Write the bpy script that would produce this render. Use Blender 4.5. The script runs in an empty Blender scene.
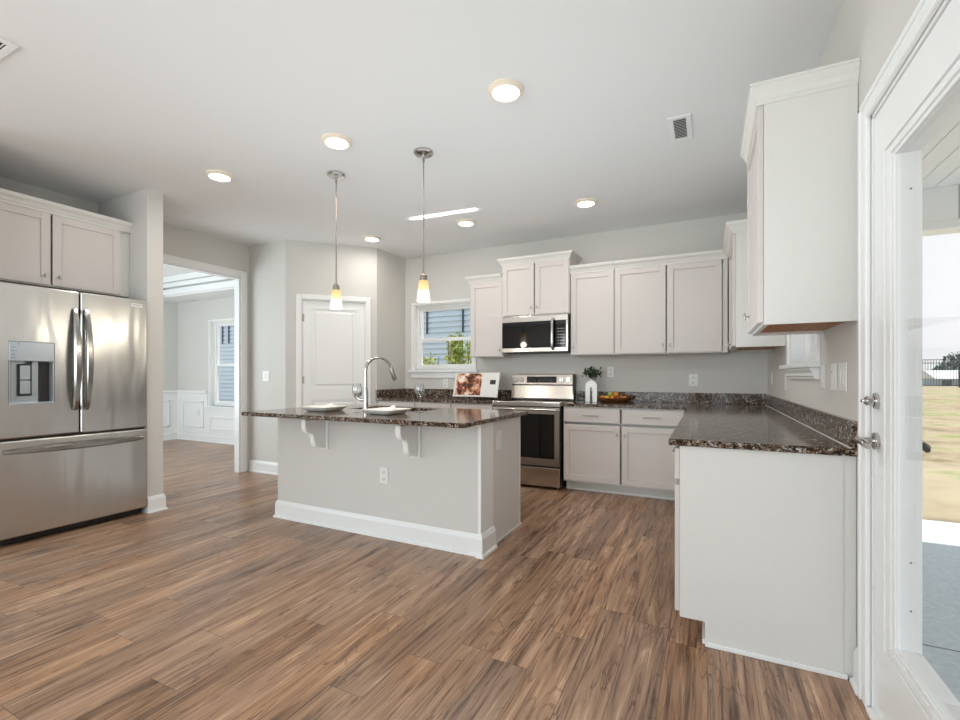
import bpy, bmesh, math, random
from math import pi, sin, cos, radians
from mathutils import Vector, Matrix

random.seed(7)
S = bpy.context.scene
COL = S.collection

# ------------------------------------------------------------------ camera
cam_d = bpy.data.cameras.new('camera')
cam_d.sensor_width = 36.0
cam_d.lens = 459.37 / 960 * 36.0
cam_d.shift_y = 15.8 / 960
cam_d.clip_end = 400
cam = bpy.data.objects.new('camera', cam_d)
cam.location = (0, 0, 1.2)
cam.rotation_euler = (pi / 2, 0, 0.46065)
COL.objects.link(cam)
S.camera = cam

# ------------------------------------------------------------------ world, sun, daylight, exposure
W = bpy.data.worlds.new('world')
S.world = W
W.use_nodes = True
wn = W.node_tree.nodes
wl = W.node_tree.links
bg = wn['Background']
tc = wn.new('ShaderNodeTexCoord')
sep = wn.new('ShaderNodeSeparateXYZ')
grad = wn.new('ShaderNodeValToRGB')
cl = wn.new('ShaderNodeTexNoise')
cl.inputs['Scale'].default_value = 3.5
cl.inputs['Detail'].default_value = 5
clr = wn.new('ShaderNodeValToRGB')
clr.color_ramp.elements[0].position = 0.42
clr.color_ramp.elements[1].position = 0.62
mixc = wn.new('ShaderNodeMixRGB')
mixc.inputs['Color2'].default_value = (0.95, 0.96, 0.98, 1)
grad.color_ramp.elements[0].position = 0.0
grad.color_ramp.elements[0].color = (0.93, 0.95, 0.98, 1)
grad.color_ramp.elements[1].position = 0.5
grad.color_ramp.elements[1].color = (0.55, 0.72, 0.95, 1)
wl.new(tc.outputs['Generated'], sep.inputs[0])
wl.new(sep.outputs['Z'], grad.inputs[0])
wl.new(tc.outputs['Generated'], cl.inputs['Vector'])
wl.new(cl.outputs[0], clr.inputs[0])
wl.new(clr.outputs[0], mixc.inputs['Fac'])
wl.new(grad.outputs[0], mixc.inputs['Color1'])
wl.new(mixc.outputs[0], bg.inputs['Color'])
bg.inputs['Strength'].default_value = 0.83


def light(name, kind, loc, rot, energy, size=None, size_y=None, color=(1, 1, 1), spread=None, angle=None):
    d = bpy.data.lights.new(name, kind)
    d.energy = energy
    d.color = color
    if kind == 'AREA':
        d.shape = 'RECTANGLE'
        d.size = size
        d.size_y = size_y or size
        if spread:
            d.spread = spread
    if kind == 'SUN':
        d.angle = angle
    if kind == 'POINT' and size:
        d.shadow_soft_size = size
    o = bpy.data.objects.new(name, d)
    o.location = loc
    o.rotation_euler = rot
    COL.objects.link(o)
    return o


light('sun', 'SUN', (3, 12, 20), (radians(-11), radians(8), 0), 4.6, angle=0.01, color=(1, 0.96, 0.9))
# daylight through the living room windows behind the camera
COOL = (0.83, 0.945, 1.0)
light('rear_window_light', 'AREA', (-2.3, -4.15, 1.45), (radians(90), 0, 0), 88, 3.6, 2.1, COOL)
light('left_window_light', 'AREA', (-6.3, -1.6, 1.5), (radians(90), 0, radians(-90)), 48, 2.6, 1.9, COOL)
# added fill lamp at the right wall behind the camera, no window there
light('right_fill_light', 'AREA', (0.47, -1.7, 1.4), (radians(90), 0, radians(60)), 28, 1.6, 1.8, COOL)
# added in-room up-light to even the ceiling, plus photographer's strobe behind the camera
light('ceiling_fill_light', 'AREA', (-1.45, 2.45, 1.35), (radians(180), 0, 0), 17, 3.3, 3.2, COOL)
light('rear_bounce_strobe', 'AREA', (-2.2, -1.8, 1.0), (radians(180), 0, 0), 16, 3.2, 2.2, COOL)
# added fill lamp brightening the dining room from its windowless front wall
light('dining_fill_light', 'AREA', (-7.0, 1.75, 1.3), (radians(118), 0, 0), 72, 2.4, 1.6, COOL)
# added narrow lamp below the ceiling, imitating a sun glint off the counter
light('ceiling_glint_lamp', 'AREA', (-2.40, 4.0, 2.66), (radians(180), 0, radians(4)), 0.55, 0.74, 0.08, (1, 1, 1), spread=radians(6))

S.view_settings.view_transform = 'Standard'
S.view_settings.look = 'None'
S.view_settings.gamma = 1
S.view_settings.exposure = 0.42
S.view_settings.use_curve_mapping = False


# ------------------------------------------------------------------ materials
def lin(c):
    c = c / 255.0
    return c / 12.92 if c <= 0.04045 else ((c + 0.055) / 1.055) ** 2.4


def rgb(r, g, b):
    return (lin(r), lin(g), lin(b), 1)


def new_mat(name):
    m = bpy.data.materials.new(name)
    m.use_nodes = True
    return m, m.node_tree.nodes, m.node_tree.links, m.node_tree.nodes['Principled BSDF']


def plain(name, col, rough=0.5, metal=0.0, spec=0.5, bump=0.0, bscale=60, var=0.02, emit=None, estr=0, coat=0):
    m, n, l, b = new_mat(name)
    t = n.new('ShaderNodeTexCoord')
    nz = n.new('ShaderNodeTexNoise')
    nz.inputs['Scale'].default_value = bscale
    nz.inputs['Detail'].default_value = 3
    l.new(t.outputs['Object'], nz.inputs['Vector'])
    hs = n.new('ShaderNodeHueSaturation')
    hs.inputs['Color'].default_value = col
    mr = n.new('ShaderNodeMapRange')
    mr.inputs['To Min'].default_value = 1 - var
    mr.inputs['To Max'].default_value = 1 + var
    l.new(nz.outputs[0], mr.inputs['Value'])
    l.new(mr.outputs[0], hs.inputs['Value'])
    l.new(hs.outputs[0], b.inputs['Base Color'])
    b.inputs['Roughness'].default_value = rough
    b.inputs['Metallic'].default_value = metal
    b.inputs['Specular IOR Level'].default_value = spec
    b.inputs['Coat Weight'].default_value = coat
    if bump:
        bp = n.new('ShaderNodeBump')
        bp.inputs['Strength'].default_value = bump
        bp.inputs['Distance'].default_value = 0.002
        l.new(nz.outputs[0], bp.inputs['Height'])
        l.new(bp.outputs[0], b.inputs['Normal'])
    if emit:
        b.inputs['Emission Color'].default_value = emit
        b.inputs['Emission Strength'].default_value = estr
    return m


def steel(name, col, rough=0.22, axis=2, wob=0.15):
    m, n, l, b = new_mat(name)
    t = n.new('ShaderNodeTexCoord')
    mp = n.new('ShaderNodeMapping')
    sc = [220, 220, 220]
    sc[axis] = 3
    mp.inputs['Scale'].default_value = sc
    nz = n.new('ShaderNodeTexNoise')
    nz.inputs['Scale'].default_value = 1
    l.new(t.outputs['Object'], mp.inputs['Vector'])
    l.new(mp.outputs[0], nz.inputs['Vector'])
    mr = n.new('ShaderNodeMapRange')
    mr.inputs['To Min'].default_value = rough * 0.93
    mr.inputs['To Max'].default_value = rough * 1.09
    l.new(nz.outputs[0], mr.inputs['Value'])
    l.new(mr.outputs[0], b.inputs['Roughness'])
    m2 = n.new('ShaderNodeMapping')
    m2.inputs['Scale'].default_value = (1, 1, 0.22) if axis == 2 else (1, 1, 1)
    n2 = n.new('ShaderNodeTexNoise')
    n2.inputs['Scale'].default_value = 4.5 if axis == 2 else 2.6
    n2.inputs['Detail'].default_value = 1.5
    n2.inputs['Distortion'].default_value = 0.8 if axis == 2 else 0
    l.new(t.outputs['Object'], m2.inputs['Vector'])
    l.new(m2.outputs[0], n2.inputs['Vector'])
    bp = n.new('ShaderNodeBump')
    bp.inputs['Strength'].default_value = wob
    bp.inputs['Distance'].default_value = 0.02
    l.new(n2.outputs[0], bp.inputs['Height'])
    l.new(bp.outputs[0], b.inputs['Normal'])
    b.inputs['Base Color'].default_value = col
    b.inputs['Metallic'].default_value = 1
    return m


def wood_floor():
    m, n, l, b = new_mat('floor_planks')

    def math(op, a, bb=None, cc=None):
        x = n.new('ShaderNodeMath')
        x.operation = op
        for i, v in enumerate((a, bb, cc)):
            if v is None:
                continue
            if isinstance(v, (int, float)):
                x.inputs[i].default_value = v
            else:
                l.new(v, x.inputs[i])
        return x.outputs[0]
    t = n.new('ShaderNodeTexCoord')
    sp = n.new('ShaderNodeSeparateXYZ')
    l.new(t.outputs['Object'], sp.inputs[0])
    u = math('DIVIDE', sp.outputs['X'], 0.165)
    row = math('FLOOR', u)
    w1 = n.new('ShaderNodeTexWhiteNoise')
    w1.noise_dimensions = '1D'
    l.new(row, w1.inputs['W'])
    v = math('ADD', math('DIVIDE', sp.outputs['Y'], 1.22), w1.outputs['Value'])
    colid = math('FLOOR', v)
    cmb = n.new('ShaderNodeCombineXYZ')
    l.new(row, cmb.inputs[0])
    l.new(colid, cmb.inputs[1])
    w2 = n.new('ShaderNodeTexWhiteNoise')
    w2.noise_dimensions = '2D'
    l.new(cmb.outputs[0], w2.inputs['Vector'])
    # grain: stretched noise, offset per plank
    gv = n.new('ShaderNodeCombineXYZ')
    l.new(math('MULTIPLY', sp.outputs['X'], 20), gv.inputs[0])
    l.new(math('MULTIPLY', sp.outputs['Y'], 1.5), gv.inputs[1])
    l.new(math('MULTIPLY', w2.outputs['Value'], 57), gv.inputs[2])
    g1 = n.new('ShaderNodeTexNoise')
    g1.inputs['Scale'].default_value = 1.0
    g1.inputs['Detail'].default_value = 6
    g1.inputs['Roughness'].default_value = 0.62
    g1.inputs['Distortion'].default_value = 1.0
    l.new(gv.outputs[0], g1.inputs['Vector'])
    gv2 = n.new('ShaderNodeCombineXYZ')
    l.new(math('MULTIPLY', sp.outputs['X'], 110), gv2.inputs[0])
    l.new(math('MULTIPLY', sp.outputs['Y'], 3.0), gv2.inputs[1])
    l.new(math('MULTIPLY', w2.outputs['Value'], 91), gv2.inputs[2])
    g2 = n.new('ShaderNodeTexNoise')
    g2.inputs['Scale'].default_value = 1.0
    g2.inputs['Detail'].default_value = 4
    l.new(gv2.outputs[0], g2.inputs['Vector'])
    # knots / cathedral figures
    gv3 = n.new('ShaderNodeCombineXYZ')
    l.new(math('MULTIPLY', sp.outputs['X'], 9), gv3.inputs[0])
    l.new(math('MULTIPLY', sp.outputs['Y'], 1.7), gv3.inputs[1])
    l.new(math('MULTIPLY', w2.outputs['Value'], 33), gv3.inputs[2])
    g3 = n.new('ShaderNodeTexNoise')
    g3.inputs['Scale'].default_value = 1.0
    g3.inputs['Detail'].default_value = 2
    l.new(gv3.outputs[0], g3.inputs['Vector'])
    rings = math('ABSOLUTE', math('SUBTRACT', math('FRACT', math('MULTIPLY', g3.outputs[0], 11)), 0.5))
    ringm = math('MULTIPLY', math('LESS_THAN', rings, 0.09), 0.5)
    ramp = n.new('ShaderNodeValToRGB')
    cr = ramp.color_ramp
    cr.elements[0].position = 0.35
    cr.elements[0].color = rgb(76, 52, 37)
    cr.elements[1].position = 0.67
    cr.elements[1].color = rgb(198, 162, 130)
    e = cr.elements.new(0.47)
    e.color = rgb(147, 111, 84)
    e = cr.elements.new(0.58)
    e.color = rgb(169, 132, 102)
    mixf = math('ADD', math('MULTIPLY', g1.outputs[0], 0.72), math('MULTIPLY', g2.outputs[0], 0.28))
    l.new(mixf, ramp.inputs[0])
    # darker knots
    mk = n.new('ShaderNodeMixRGB')
    mk.blend_type = 'MULTIPLY'
    kr = math('MULTIPLY', ringm, math('GREATER_THAN', g3.outputs[0], 0.56))
    l.new(math('MULTIPLY', kr, 0.9), mk.inputs['Fac'])
    l.new(ramp.outputs[0], mk.inputs['Color1'])
    mk.inputs['Color2'].default_value = (0.42, 0.36, 0.32, 1)
    gv4 = n.new('ShaderNodeCombineXYZ')
    l.new(math('MULTIPLY', sp.outputs['X'], 26), gv4.inputs[0])
    l.new(math('MULTIPLY', sp.outputs['Y'], 0.9), gv4.inputs[1])
    l.new(math('MULTIPLY', w2.outputs['Value'], 71), gv4.inputs[2])
    g4 = n.new('ShaderNodeTexNoise')
    g4.inputs['Scale'].default_value = 1.0
    g4.inputs['Detail'].default_value = 3
    g4.inputs['Distortion'].default_value = 0.6
    l.new(gv4.outputs[0], g4.inputs['Vector'])
    crk = math('LESS_THAN', math('ABSOLUTE', math('SUBTRACT', g4.outputs[0], 0.47)), 0.011)
    crk = math('MULTIPLY', crk, math('GREATER_THAN', g1.outputs[0], 0.46))
    mc = n.new('ShaderNodeMixRGB')
    mc.blend_type = 'MULTIPLY'
    l.new(math('MULTIPLY', crk, 0.8), mc.inputs['Fac'])
    l.new(mk.outputs[0], mc.inputs['Color1'])
    mc.inputs['Color2'].default_value = (0.34, 0.29, 0.26, 1)
    hs = n.new('ShaderNodeHueSaturation')
    l.new(mc.outputs[0], hs.inputs['Color'])
    l.new(math('ADD', math('MULTIPLY', w2.outputs['Value'], 0.38), 0.91), hs.inputs['Value'])
    wc = n.new('ShaderNodeSeparateXYZ')
    l.new(w2.outputs['Color'], wc.inputs[0])
    l.new(math('ADD', math('MULTIPLY', wc.outputs['Y'], 0.16), 0.86), hs.inputs['Saturation'])
    # seams
    fu = math('ABSOLUTE', math('SUBTRACT', math('FRACT', u), 0.5))
    fv = math('ABSOLUTE', math('SUBTRACT', math('FRACT', v), 0.5))
    seam = math('MAXIMUM', math('GREATER_THAN', fu, 0.5 - 0.008), math('GREATER_THAN', fv, 0.5 - 0.0012))
    ms = n.new('ShaderNodeMixRGB')
    l.new(math('MULTIPLY', seam, 0.62), ms.inputs['Fac'])
    l.new(hs.outputs[0], ms.inputs['Color1'])
    ms.inputs['Color2'].default_value = rgb(52, 34, 24)
    l.new(ms.outputs[0], b.inputs['Base Color'])
    b.inputs['Roughness'].default_value = 0.33
    rr = math('ADD', math('MULTIPLY', g2.outputs[0], 0.16), 0.24)
    l.new(rr, b.inputs['Roughness'])
    bp = n.new('ShaderNodeBump')
    bp.inputs['Strength'].default_value = 0.25
    bp.inputs['Distance'].default_value = 0.002
    l.new(math('SUBTRACT', mixf, seam), bp.inputs['Height'])
    l.new(bp.outputs[0], b.inputs['Normal'])
    return m


def granite(name='granite'):
    m, n, l, b = new_mat(name)
    t = n.new('ShaderNodeTexCoord')
    vo = n.new('ShaderNodeTexVoronoi')
    vo.inputs['Scale'].default_value = 150
    l.new(t.outputs['Object'], vo.inputs['Vector'])
    nz = n.new('ShaderNodeTexNoise')
    nz.inputs['Scale'].default_value = 40
    nz.inputs['Detail'].default_value = 4
    l.new(t.outputs['Object'], nz.inputs['Vector'])
    sx = n.new('ShaderNodeSeparateXYZ')
    l.new(vo.outputs['Color'], sx.inputs[0])
    ad = n.new('ShaderNodeMath')
    ad.operation = 'MULTIPLY_ADD'
    l.new(sx.outputs[0], ad.inputs[0])
    ad.inputs[1].default_value = 0.55
    l.new(nz.outputs[0], ad.inputs[2])
    sb = n.new('ShaderNodeMath')
    sb.operation = 'SUBTRACT'
    l.new(ad.outputs[0], sb.inputs[0])
    sb.inputs[1].default_value = 0.25
    r = n.new('ShaderNodeValToRGB')
    cr = r.color_ramp
    cr.interpolation = 'LINEAR'
    cr.elements[0].position = 0.30
    cr.elements[0].color = rgb(26, 20, 18)
    cr.elements[1].position = 0.86
    cr.elements[1].color = rgb(186, 190, 198)
    for p, c in ((0.45, rgb(52, 38, 28)), (0.55, rgb(126, 94, 66)), (0.62, rgb(72, 68, 68)), (0.73, rgb(150, 128, 106))):
        e = cr.elements.new(p)
        e.color = c
    l.new(sb.outputs[0], r.inputs[0])
    l.new(r.outputs[0], b.inputs['Base Color'])
    b.inputs['Roughness'].default_value = 0.10
    b.inputs['Specular IOR Level'].default_value = 0.24
    return m


def glass_mat(name='window_glass', tint=(1, 1, 1, 1), refl=0.35, base=0.04):
    m = bpy.data.materials.new(name)
    m.use_nodes = True
    n, l = m.node_tree.nodes, m.node_tree.links
    n.clear()
    o = n.new('ShaderNodeOutputMaterial')
    mx = n.new('ShaderNodeMixShader')
    tr = n.new('ShaderNodeBsdfTransparent')
    tr.inputs[0].default_value = tint
    gl = n.new('ShaderNodeBsdfGlossy')
    gl.inputs['Roughness'].default_value = 0.02
    fr = n.new('ShaderNodeLayerWeight')
    fr.inputs['Blend'].default_value = 0.5
    pw = n.new('ShaderNodeMath')
    pw.operation = 'POWER'
    pw.inputs[1].default_value = 4.0
    l.new(fr.outputs['Facing'], pw.inputs[0])
    mu = n.new('ShaderNodeMath')
    mu.operation = 'MULTIPLY_ADD'
    mu.inputs[1].default_value = refl
    mu.inputs[2].default_value = base
    l.new(pw.outputs[0], mu.inputs[0])
    l.new(mu.outputs[0], mx.inputs[0])
    l.new(tr.outputs[0], mx.inputs[1])
    l.new(gl.outputs[0], mx.inputs[2])
    l.new(mx.outputs[0], o.inputs[0])
    return m


def noise_ramp(name, stops, scale=5, rough=0.8, detail=4, stretch=(1, 1, 1), bump=0, dist=0.0):
    m, n, l, b = new_mat(name)
    t = n.new('ShaderNodeTexCoord')
    mp = n.new('ShaderNodeMapping')
    mp.inputs['Scale'].default_value = stretch
    nz = n.new('ShaderNodeTexNoise')
    nz.inputs['Scale'].default_value = scale
    nz.inputs['Detail'].default_value = detail
    nz.inputs['Distortion'].default_value = dist
    l.new(t.outputs['Object'], mp.inputs[0])
    l.new(mp.outputs[0], nz.inputs['Vector'])
    r = n.new('ShaderNodeValToRGB')
    cr = r.color_ramp
    cr.elements[0].position, cr.elements[0].color = stops[0]
    cr.elements[1].position, cr.elements[1].color = stops[-1]
    for p, c in stops[1:-1]:
        e = cr.elements.new(p)
        e.color = c
    l.new(nz.outputs[0], r.inputs[0])
    l.new(r.outputs[0], b.inputs['Base Color'])
    b.inputs['Roughness'].default_value = rough
    if bump:
        bp = n.new('ShaderNodeBump')
        bp.inputs['Strength'].default_value = bump
        l.new(nz.outputs[0], bp.inputs['Height'])
        l.new(bp.outputs[0], b.inputs['Normal'])
    return m


def shade_glass():
    # lit frosted pendant glass: amber near the socket, white at the open rim
    m, n, l, b = new_mat('lit_frosted_glass')
    t = n.new('ShaderNodeTexCoord')
    sp = n.new('ShaderNodeSeparateXYZ')
    l.new(t.outputs['Object'], sp.inputs[0])
    mr = n.new('ShaderNodeMapRange')
    mr.inputs['From Min'].default_value = -1.10
    mr.inputs['From Max'].default_value = -0.94
    l.new(sp.outputs['Z'], mr.inputs['Value'])
    r = n.new('ShaderNodeValToRGB')
    r.color_ramp.elements[0].position = 0.40
    r.color_ramp.elements[0].color = (1.0, 0.93, 0.80, 1)
    r.color_ramp.elements[1].position = 1.0
    r.color_ramp.elements[1].color = (0.62, 0.34, 0.10, 1)
    e = r.color_ramp.elements.new(0.60)
    e.color = (0.78, 0.52, 0.22, 1)
    l.new(mr.outputs[0], r.inputs[0])
    l.new(r.outputs[0], b.inputs['Emission Color'])
    b.inputs['Emission Strength'].default_value = 1.15
    b.inputs['Base Color'].default_value = rgb(120, 110, 96)
    b.inputs['Roughness'].default_value = 0.25
    return m


M = {
    'wall': plain('greige_wall_paint', rgb(214, 211, 206), 0.7, bump=0.06, bscale=220, spec=0.25),
    'ceil': plain('white_ceiling_paint', rgb(236, 236, 236), 0.8, bump=0.05, bscale=200, spec=0.2),
    'lit_ring': plain('lamplit_white_ring', rgb(240, 226, 206), 0.4),  # warm reflection of the lens light painted into the ring colour
    'trim': plain('white_trim_paint', rgb(240, 240, 239), 0.35),
    'cab': plain('cabinet_paint', rgb(212, 204, 200), 0.38),
    'cabside': plain('cabinet_side_paint', rgb(222, 219, 214), 0.4),
    'cabwood': noise_ramp('cabinet_raw_wood', [(0.3, rgb(156, 96, 48)), (0.7, rgb(204, 138, 78))], 4, 0.5, stretch=(2, 14, 14)),
    'floor': wood_floor(),
    'granite': granite(),
    'steel': steel('brushed_steel', rgb(208, 208, 206), 0.25, 2, 0.6),
    'steelh': steel('brushed_steel_across', rgb(206, 200, 194), 0.2, 0, 0.10),
    'chrome': plain('polished_nickel', rgb(200, 198, 196), 0.12, 1.0),
    'handle': plain('steel_handle', rgb(158, 156, 153), 0.2, 1.0),
    'nickel': plain('satin_nickel', rgb(168, 162, 154), 0.28, 1.0),
    'darknickel': plain('dark_nickel', rgb(96, 90, 84), 0.32, 1.0),
    'black': plain('black_plastic', rgb(16, 16, 17), 0.35),
    'blackglass': plain('black_glass', rgb(6, 6, 7), 0.04, spec=0.6),
    'dark': plain('dark_recess', rgb(38, 37, 36), 0.5),
    'panelgrey': plain('silver_panel', rgb(190, 198, 204), 0.25, 0.6),
    'plate': plain('white_plastic', rgb(236, 235, 232), 0.35),
    'slot': plain('dark_slot', rgb(70, 68, 66), 0.6),
    'ceramic': plain('white_ceramic', rgb(238, 236, 232), 0.22),
    'napkin': plain('white_cloth', rgb(244, 240, 234), 0.9, bump=0.3, bscale=300),
    'glass': glass_mat(),
    'wineglass': glass_mat('wine_glass', (0.95, 0.955, 0.96, 1), 1.6, 0.12),
    'shade': shade_glass(),
    'lamp': plain('lit_lens', rgb(255, 248, 236), 0.5, emit=(1, 0.95, 0.86, 1), estr=5.0),
    'leaf': noise_ramp('dark_leaf', [(0.3, rgb(22, 40, 28)), (0.7, rgb(58, 84, 60))], 20, 0.5),
    'stem': plain('stem_green', rgb(60, 70, 44), 0.7),
    'bowl': noise_ramp('brown_wood_bowl', [(0.3, rgb(74, 40, 20)), (0.7, rgb(132, 80, 40))], 12, 0.4, stretch=(1, 5, 5)),
    'fruit_o': noise_ramp('orange_peel', [(0.3, rgb(196, 104, 30)), (0.7, rgb(236, 160, 60))], 9, 0.4),
    'fruit_y': noise_ramp('yellow_peel', [(0.3, rgb(206, 160, 40)), (0.7, rgb(236, 206, 96))], 9, 0.4),
    'fruit_g': noise_ramp('green_peel', [(0.3, rgb(140, 150, 50)), (0.7, rgb(190, 190, 80))], 9, 0.4),
    'fruit_r': noise_ramp('red_brown_peel', [(0.3, rgb(110, 46, 24)), (0.7, rgb(170, 84, 40))], 9, 0.4),
    'page': plain('page_paper', rgb(236, 234, 230), 0.7),
    'photo': noise_ramp('food_photo', [(0.36, rgb(40, 22, 14)), (0.44, rgb(120, 58, 30)), (0.50, rgb(176, 104, 66)), (0.56, rgb(222, 176, 146)), (0.66, rgb(246, 232, 220))], 14, 0.5, 3, dist=0.6),
    'siding': plain('blue_siding', rgb(214, 228, 238), 0.7),
    'whitesiding': plain('white_siding', rgb(232, 234, 236), 0.7),
    'darkstrip': plain('dark_slate_shutter', rgb(58, 76, 92), 0.6),
    'foliage': noise_ramp('shrub_leaf', [(0.3, rgb(104, 128, 44)), (0.5, rgb(160, 178, 70)), (0.7, rgb(214, 208, 118))], 3, 0.7),
    'tree': noise_ramp('tree_leaf', [(0.3, rgb(52, 76, 74)), (0.7, rgb(104, 130, 120))], 2, 0.8),
    'bark': plain('bark', rgb(96, 80, 66), 0.9),
    'concrete': noise_ramp('porch_concrete', [(0.3, rgb(186, 200, 208)), (0.7, rgb(214, 224, 230))], 30, 0.9, 6, bump=0.1),
    'lawn': noise_ramp('dry_lawn', [(0.36, rgb(120, 108, 80)), (0.45, rgb(152, 138, 110)), (0.55, rgb(162, 149, 121)), (0.63, rgb(126, 136, 78)), (0.74, rgb(170, 160, 136))], 0.9, 0.95, 9),
    'soffit': plain('white_soffit_board', rgb(244, 245, 246), 0.5),
    'fence': plain('black_metal', rgb(28, 32, 36), 0.5),
    'roof': plain('pale_roof', rgb(222, 222, 220), 0.8),
    'siding_grey': plain('grey_house_wall', rgb(150, 172, 190), 0.8),
    'soil': plain('soil', rgb(120, 104, 84), 0.9),
}

# ------------------------------------------------------------------ mesh helpers
ORIGIN = {}


class MB:
    def __init__(self):
        self.bm = bmesh.new()

    def box(self, x0, x1, y0, y1, z0, z1, b=0.0, seg=2):
        t = bmesh.new()
        bmesh.ops.create_cube(t, size=1)
        for v in t.verts:
            v.co = Vector(((x0 + x1) / 2 + v.co.x * abs(x1 - x0), (y0 + y1) / 2 + v.co.y * abs(y1 - y0), (z0 + z1) / 2 + v.co.z * abs(z1 - z0)))
        if b:
            bmesh.ops.bevel(t, geom=t.edges[:], offset=b, segments=seg, affect='EDGES', profile=0.5)
        self._add(t)
        return self

    def _add(self, t):
        me = bpy.data.meshes.new('tmp')
        t.to_mesh(me)
        t.free()
        self.bm.from_mesh(me)
        bpy.data.meshes.remove(me)

    def prism(self, pts, axis, a0, a1, b=0.0):
        t = bmesh.new()

        def P(p, a):
            if axis == 'x':
                return (a, p[0], p[1])
            if axis == 'y':
                return (p[0], a, p[1])
            return (p[0], p[1], a)
        v0 = [t.verts.new(P(p, a0)) for p in pts]
        v1 = [t.verts.new(P(p, a1)) for p in pts]
        t.faces.new(v0)
        t.faces.new(v1[::-1])
        k = len(pts)
        for i in range(k):
            t.faces.new((v0[i], v1[i], v1[(i + 1) % k], v0[(i + 1) % k]))
        bmesh.ops.recalc_face_normals(t, faces=t.faces[:])
        if b:
            bmesh.ops.bevel(t, geom=t.edges[:], offset=b, segments=2, affect='EDGES')
        self._add(t)
        return self

    def cyl(self, c, r, h, axis='z', seg=24, r2=None, b=0.0):
        t = bmesh.new()
        bmesh.ops.create_cone(t, cap_ends=True, segments=seg, radius1=r, radius2=r if r2 is None else r2, depth=h)
        if b:
            es = [e for e in t.edges if abs(e.verts[0].co.z - e.verts[1].co.z) < 1e-6]
            bmesh.ops.bevel(t, geom=es, offset=b, segments=2, affect='EDGES')
        R = Matrix()
        if axis == 'x':
            R = Matrix.Rotation(pi / 2, 4, 'Y')
        if axis == 'y':
            R = Matrix.Rotation(-pi / 2, 4, 'X')
        bmesh.ops.transform(t, matrix=Matrix.Translation(c) @ R, verts=t.verts[:])
        self._add(t)
        return self

    def lathe(self, prof, c=(0, 0, 0), seg=32, close=False):
        t = bmesh.new()
        rings = []
        for r, z in prof:
            if r < 1e-6:
                rings.append([t.verts.new((c[0], c[1], c[2] + z))])
            else:
                rings.append([t.verts.new((c[0] + r * cos(2 * pi * i / seg), c[1] + r * sin(2 * pi * i / seg), c[2] + z)) for i in range(seg)])
        pairs = list(zip(rings, rings[1:]))
        if close:
            pairs.append((rings[-1], rings[0]))
        for A, B in pairs:
            for i in range(seg):
                j = (i + 1) % seg
                if len(A) == 1 and len(B) == 1:
                    continue
                if len(A) == 1:
                    t.faces.new((A[0], B[j], B[i]))
                elif len(B) == 1:
                    t.faces.new((A[i], A[j], B[0]))
                else:
                    t.faces.new((A[i], A[j], B[j], B[i]))
        bmesh.ops.recalc_face_normals(t, faces=t.faces[:])
        self._add(t)
        return self

    def tube(self, path, r, seg=12, rx=None):
        """round (or flat, rx = second radius) bar along path"""
        t = bmesh.new()
        P = [Vector(p) for p in path]
        rs = r if isinstance(r, (list, tuple)) else [r] * len(P)
        up = None
        rings = []
        for i, p in enumerate(P):
            d = (P[min(i + 1, len(P) - 1)] - P[max(i - 1, 0)]).normalized()
            if up is None:
                a = Vector((0, 0, 1)) if abs(d.z) < 0.9 else Vector((0, 1, 0))
                up = (a - d * a.dot(d)).normalized()
            else:
                up = (up - d * up.dot(d)).normalized()
            s = d.cross(up)
            k = (rx / r) if rx else 1
            rings.append([t.verts.new(p + up * (rs[i] * cos(2 * pi * q / seg)) * k + s * (rs[i] * sin(2 * pi * q / seg))) for q in range(seg)])
        for A, B in zip(rings, rings[1:]):
            for i in range(seg):
                j = (i + 1) % seg
                t.faces.new((A[i], A[j], B[j], B[i]))
        t.faces.new(rings[0])
        t.faces.new(rings[-1][::-1])
        bmesh.ops.recalc_face_normals(t, faces=t.faces[:])
        self._add(t)
        return self

    def ell(self, c, r, seg=16, rot=None):
        t = bmesh.new()
        bmesh.ops.create_uvsphere(t, u_segments=seg, v_segments=max(8, seg // 2), radius=1)
        Mx = Matrix.Translation(c) @ (rot.to_4x4() if rot else Matrix()) @ Matrix.Diagonal((r[0], r[1], r[2], 1))
        bmesh.ops.transform(t, matrix=Mx, verts=t.verts[:])
        self._add(t)
        return self

    def poly(self, pts):
        vs = [self.bm.verts.new(p) for p in pts]
        self.bm.faces.new(vs)
        return self

    def build(self, name, mat, parent=None, smooth=False):
        org = ORIGIN.get(parent.name) if parent is not None else None
        if org is not None:
            for v in self.bm.verts:
                v.co -= org
        me = bpy.data.meshes.new(name)
        self.bm.to_mesh(me)
        self.bm.free()
        me.materials.append(mat)
        if smooth:
            for p in me.polygons:
                p.use_smooth = True
            try:
                me.set_sharp_from_angle(angle=radians(38))
            except Exception:
                pass
        o = bpy.data.objects.new(name, me)
        COL.objects.link(o)
        if parent is not None:
            o.parent = parent
            if org is not None:
                ORIGIN[o.name] = org
        return o


def tag(o, label=None, cat=None, group=None, kind=None):
    if label:
        o['label'] = label
    if cat:
        o['category'] = cat
    if group:
        o['group'] = group
    if kind:
        o['kind'] = kind
    return o


def thing(name, label, cat, loc=(0, 0, 0), rotz=0, group=None, world=False):
    o = bpy.data.objects.new(name, None)
    o.empty_display_size = 0.1
    COL.objects.link(o)
    o.location = loc
    o.rotation_euler = (0, 0, rotz)
    tag(o, label, cat, group)
    if world:
        ORIGIN[o.name] = Vector(loc)
    return o


def struct(name, mb, mat, parent=None):
    o = mb.build(name, mat, parent)
    if parent is None:
        o['kind'] = 'structure'
    return o


def copy_tree(o, parent=None):
    c = o.copy()
    COL.objects.link(c)
    if parent is not None:
        c.parent = parent
    for ch in list(o.children):
        copy_tree(ch, c)
    return c


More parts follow.
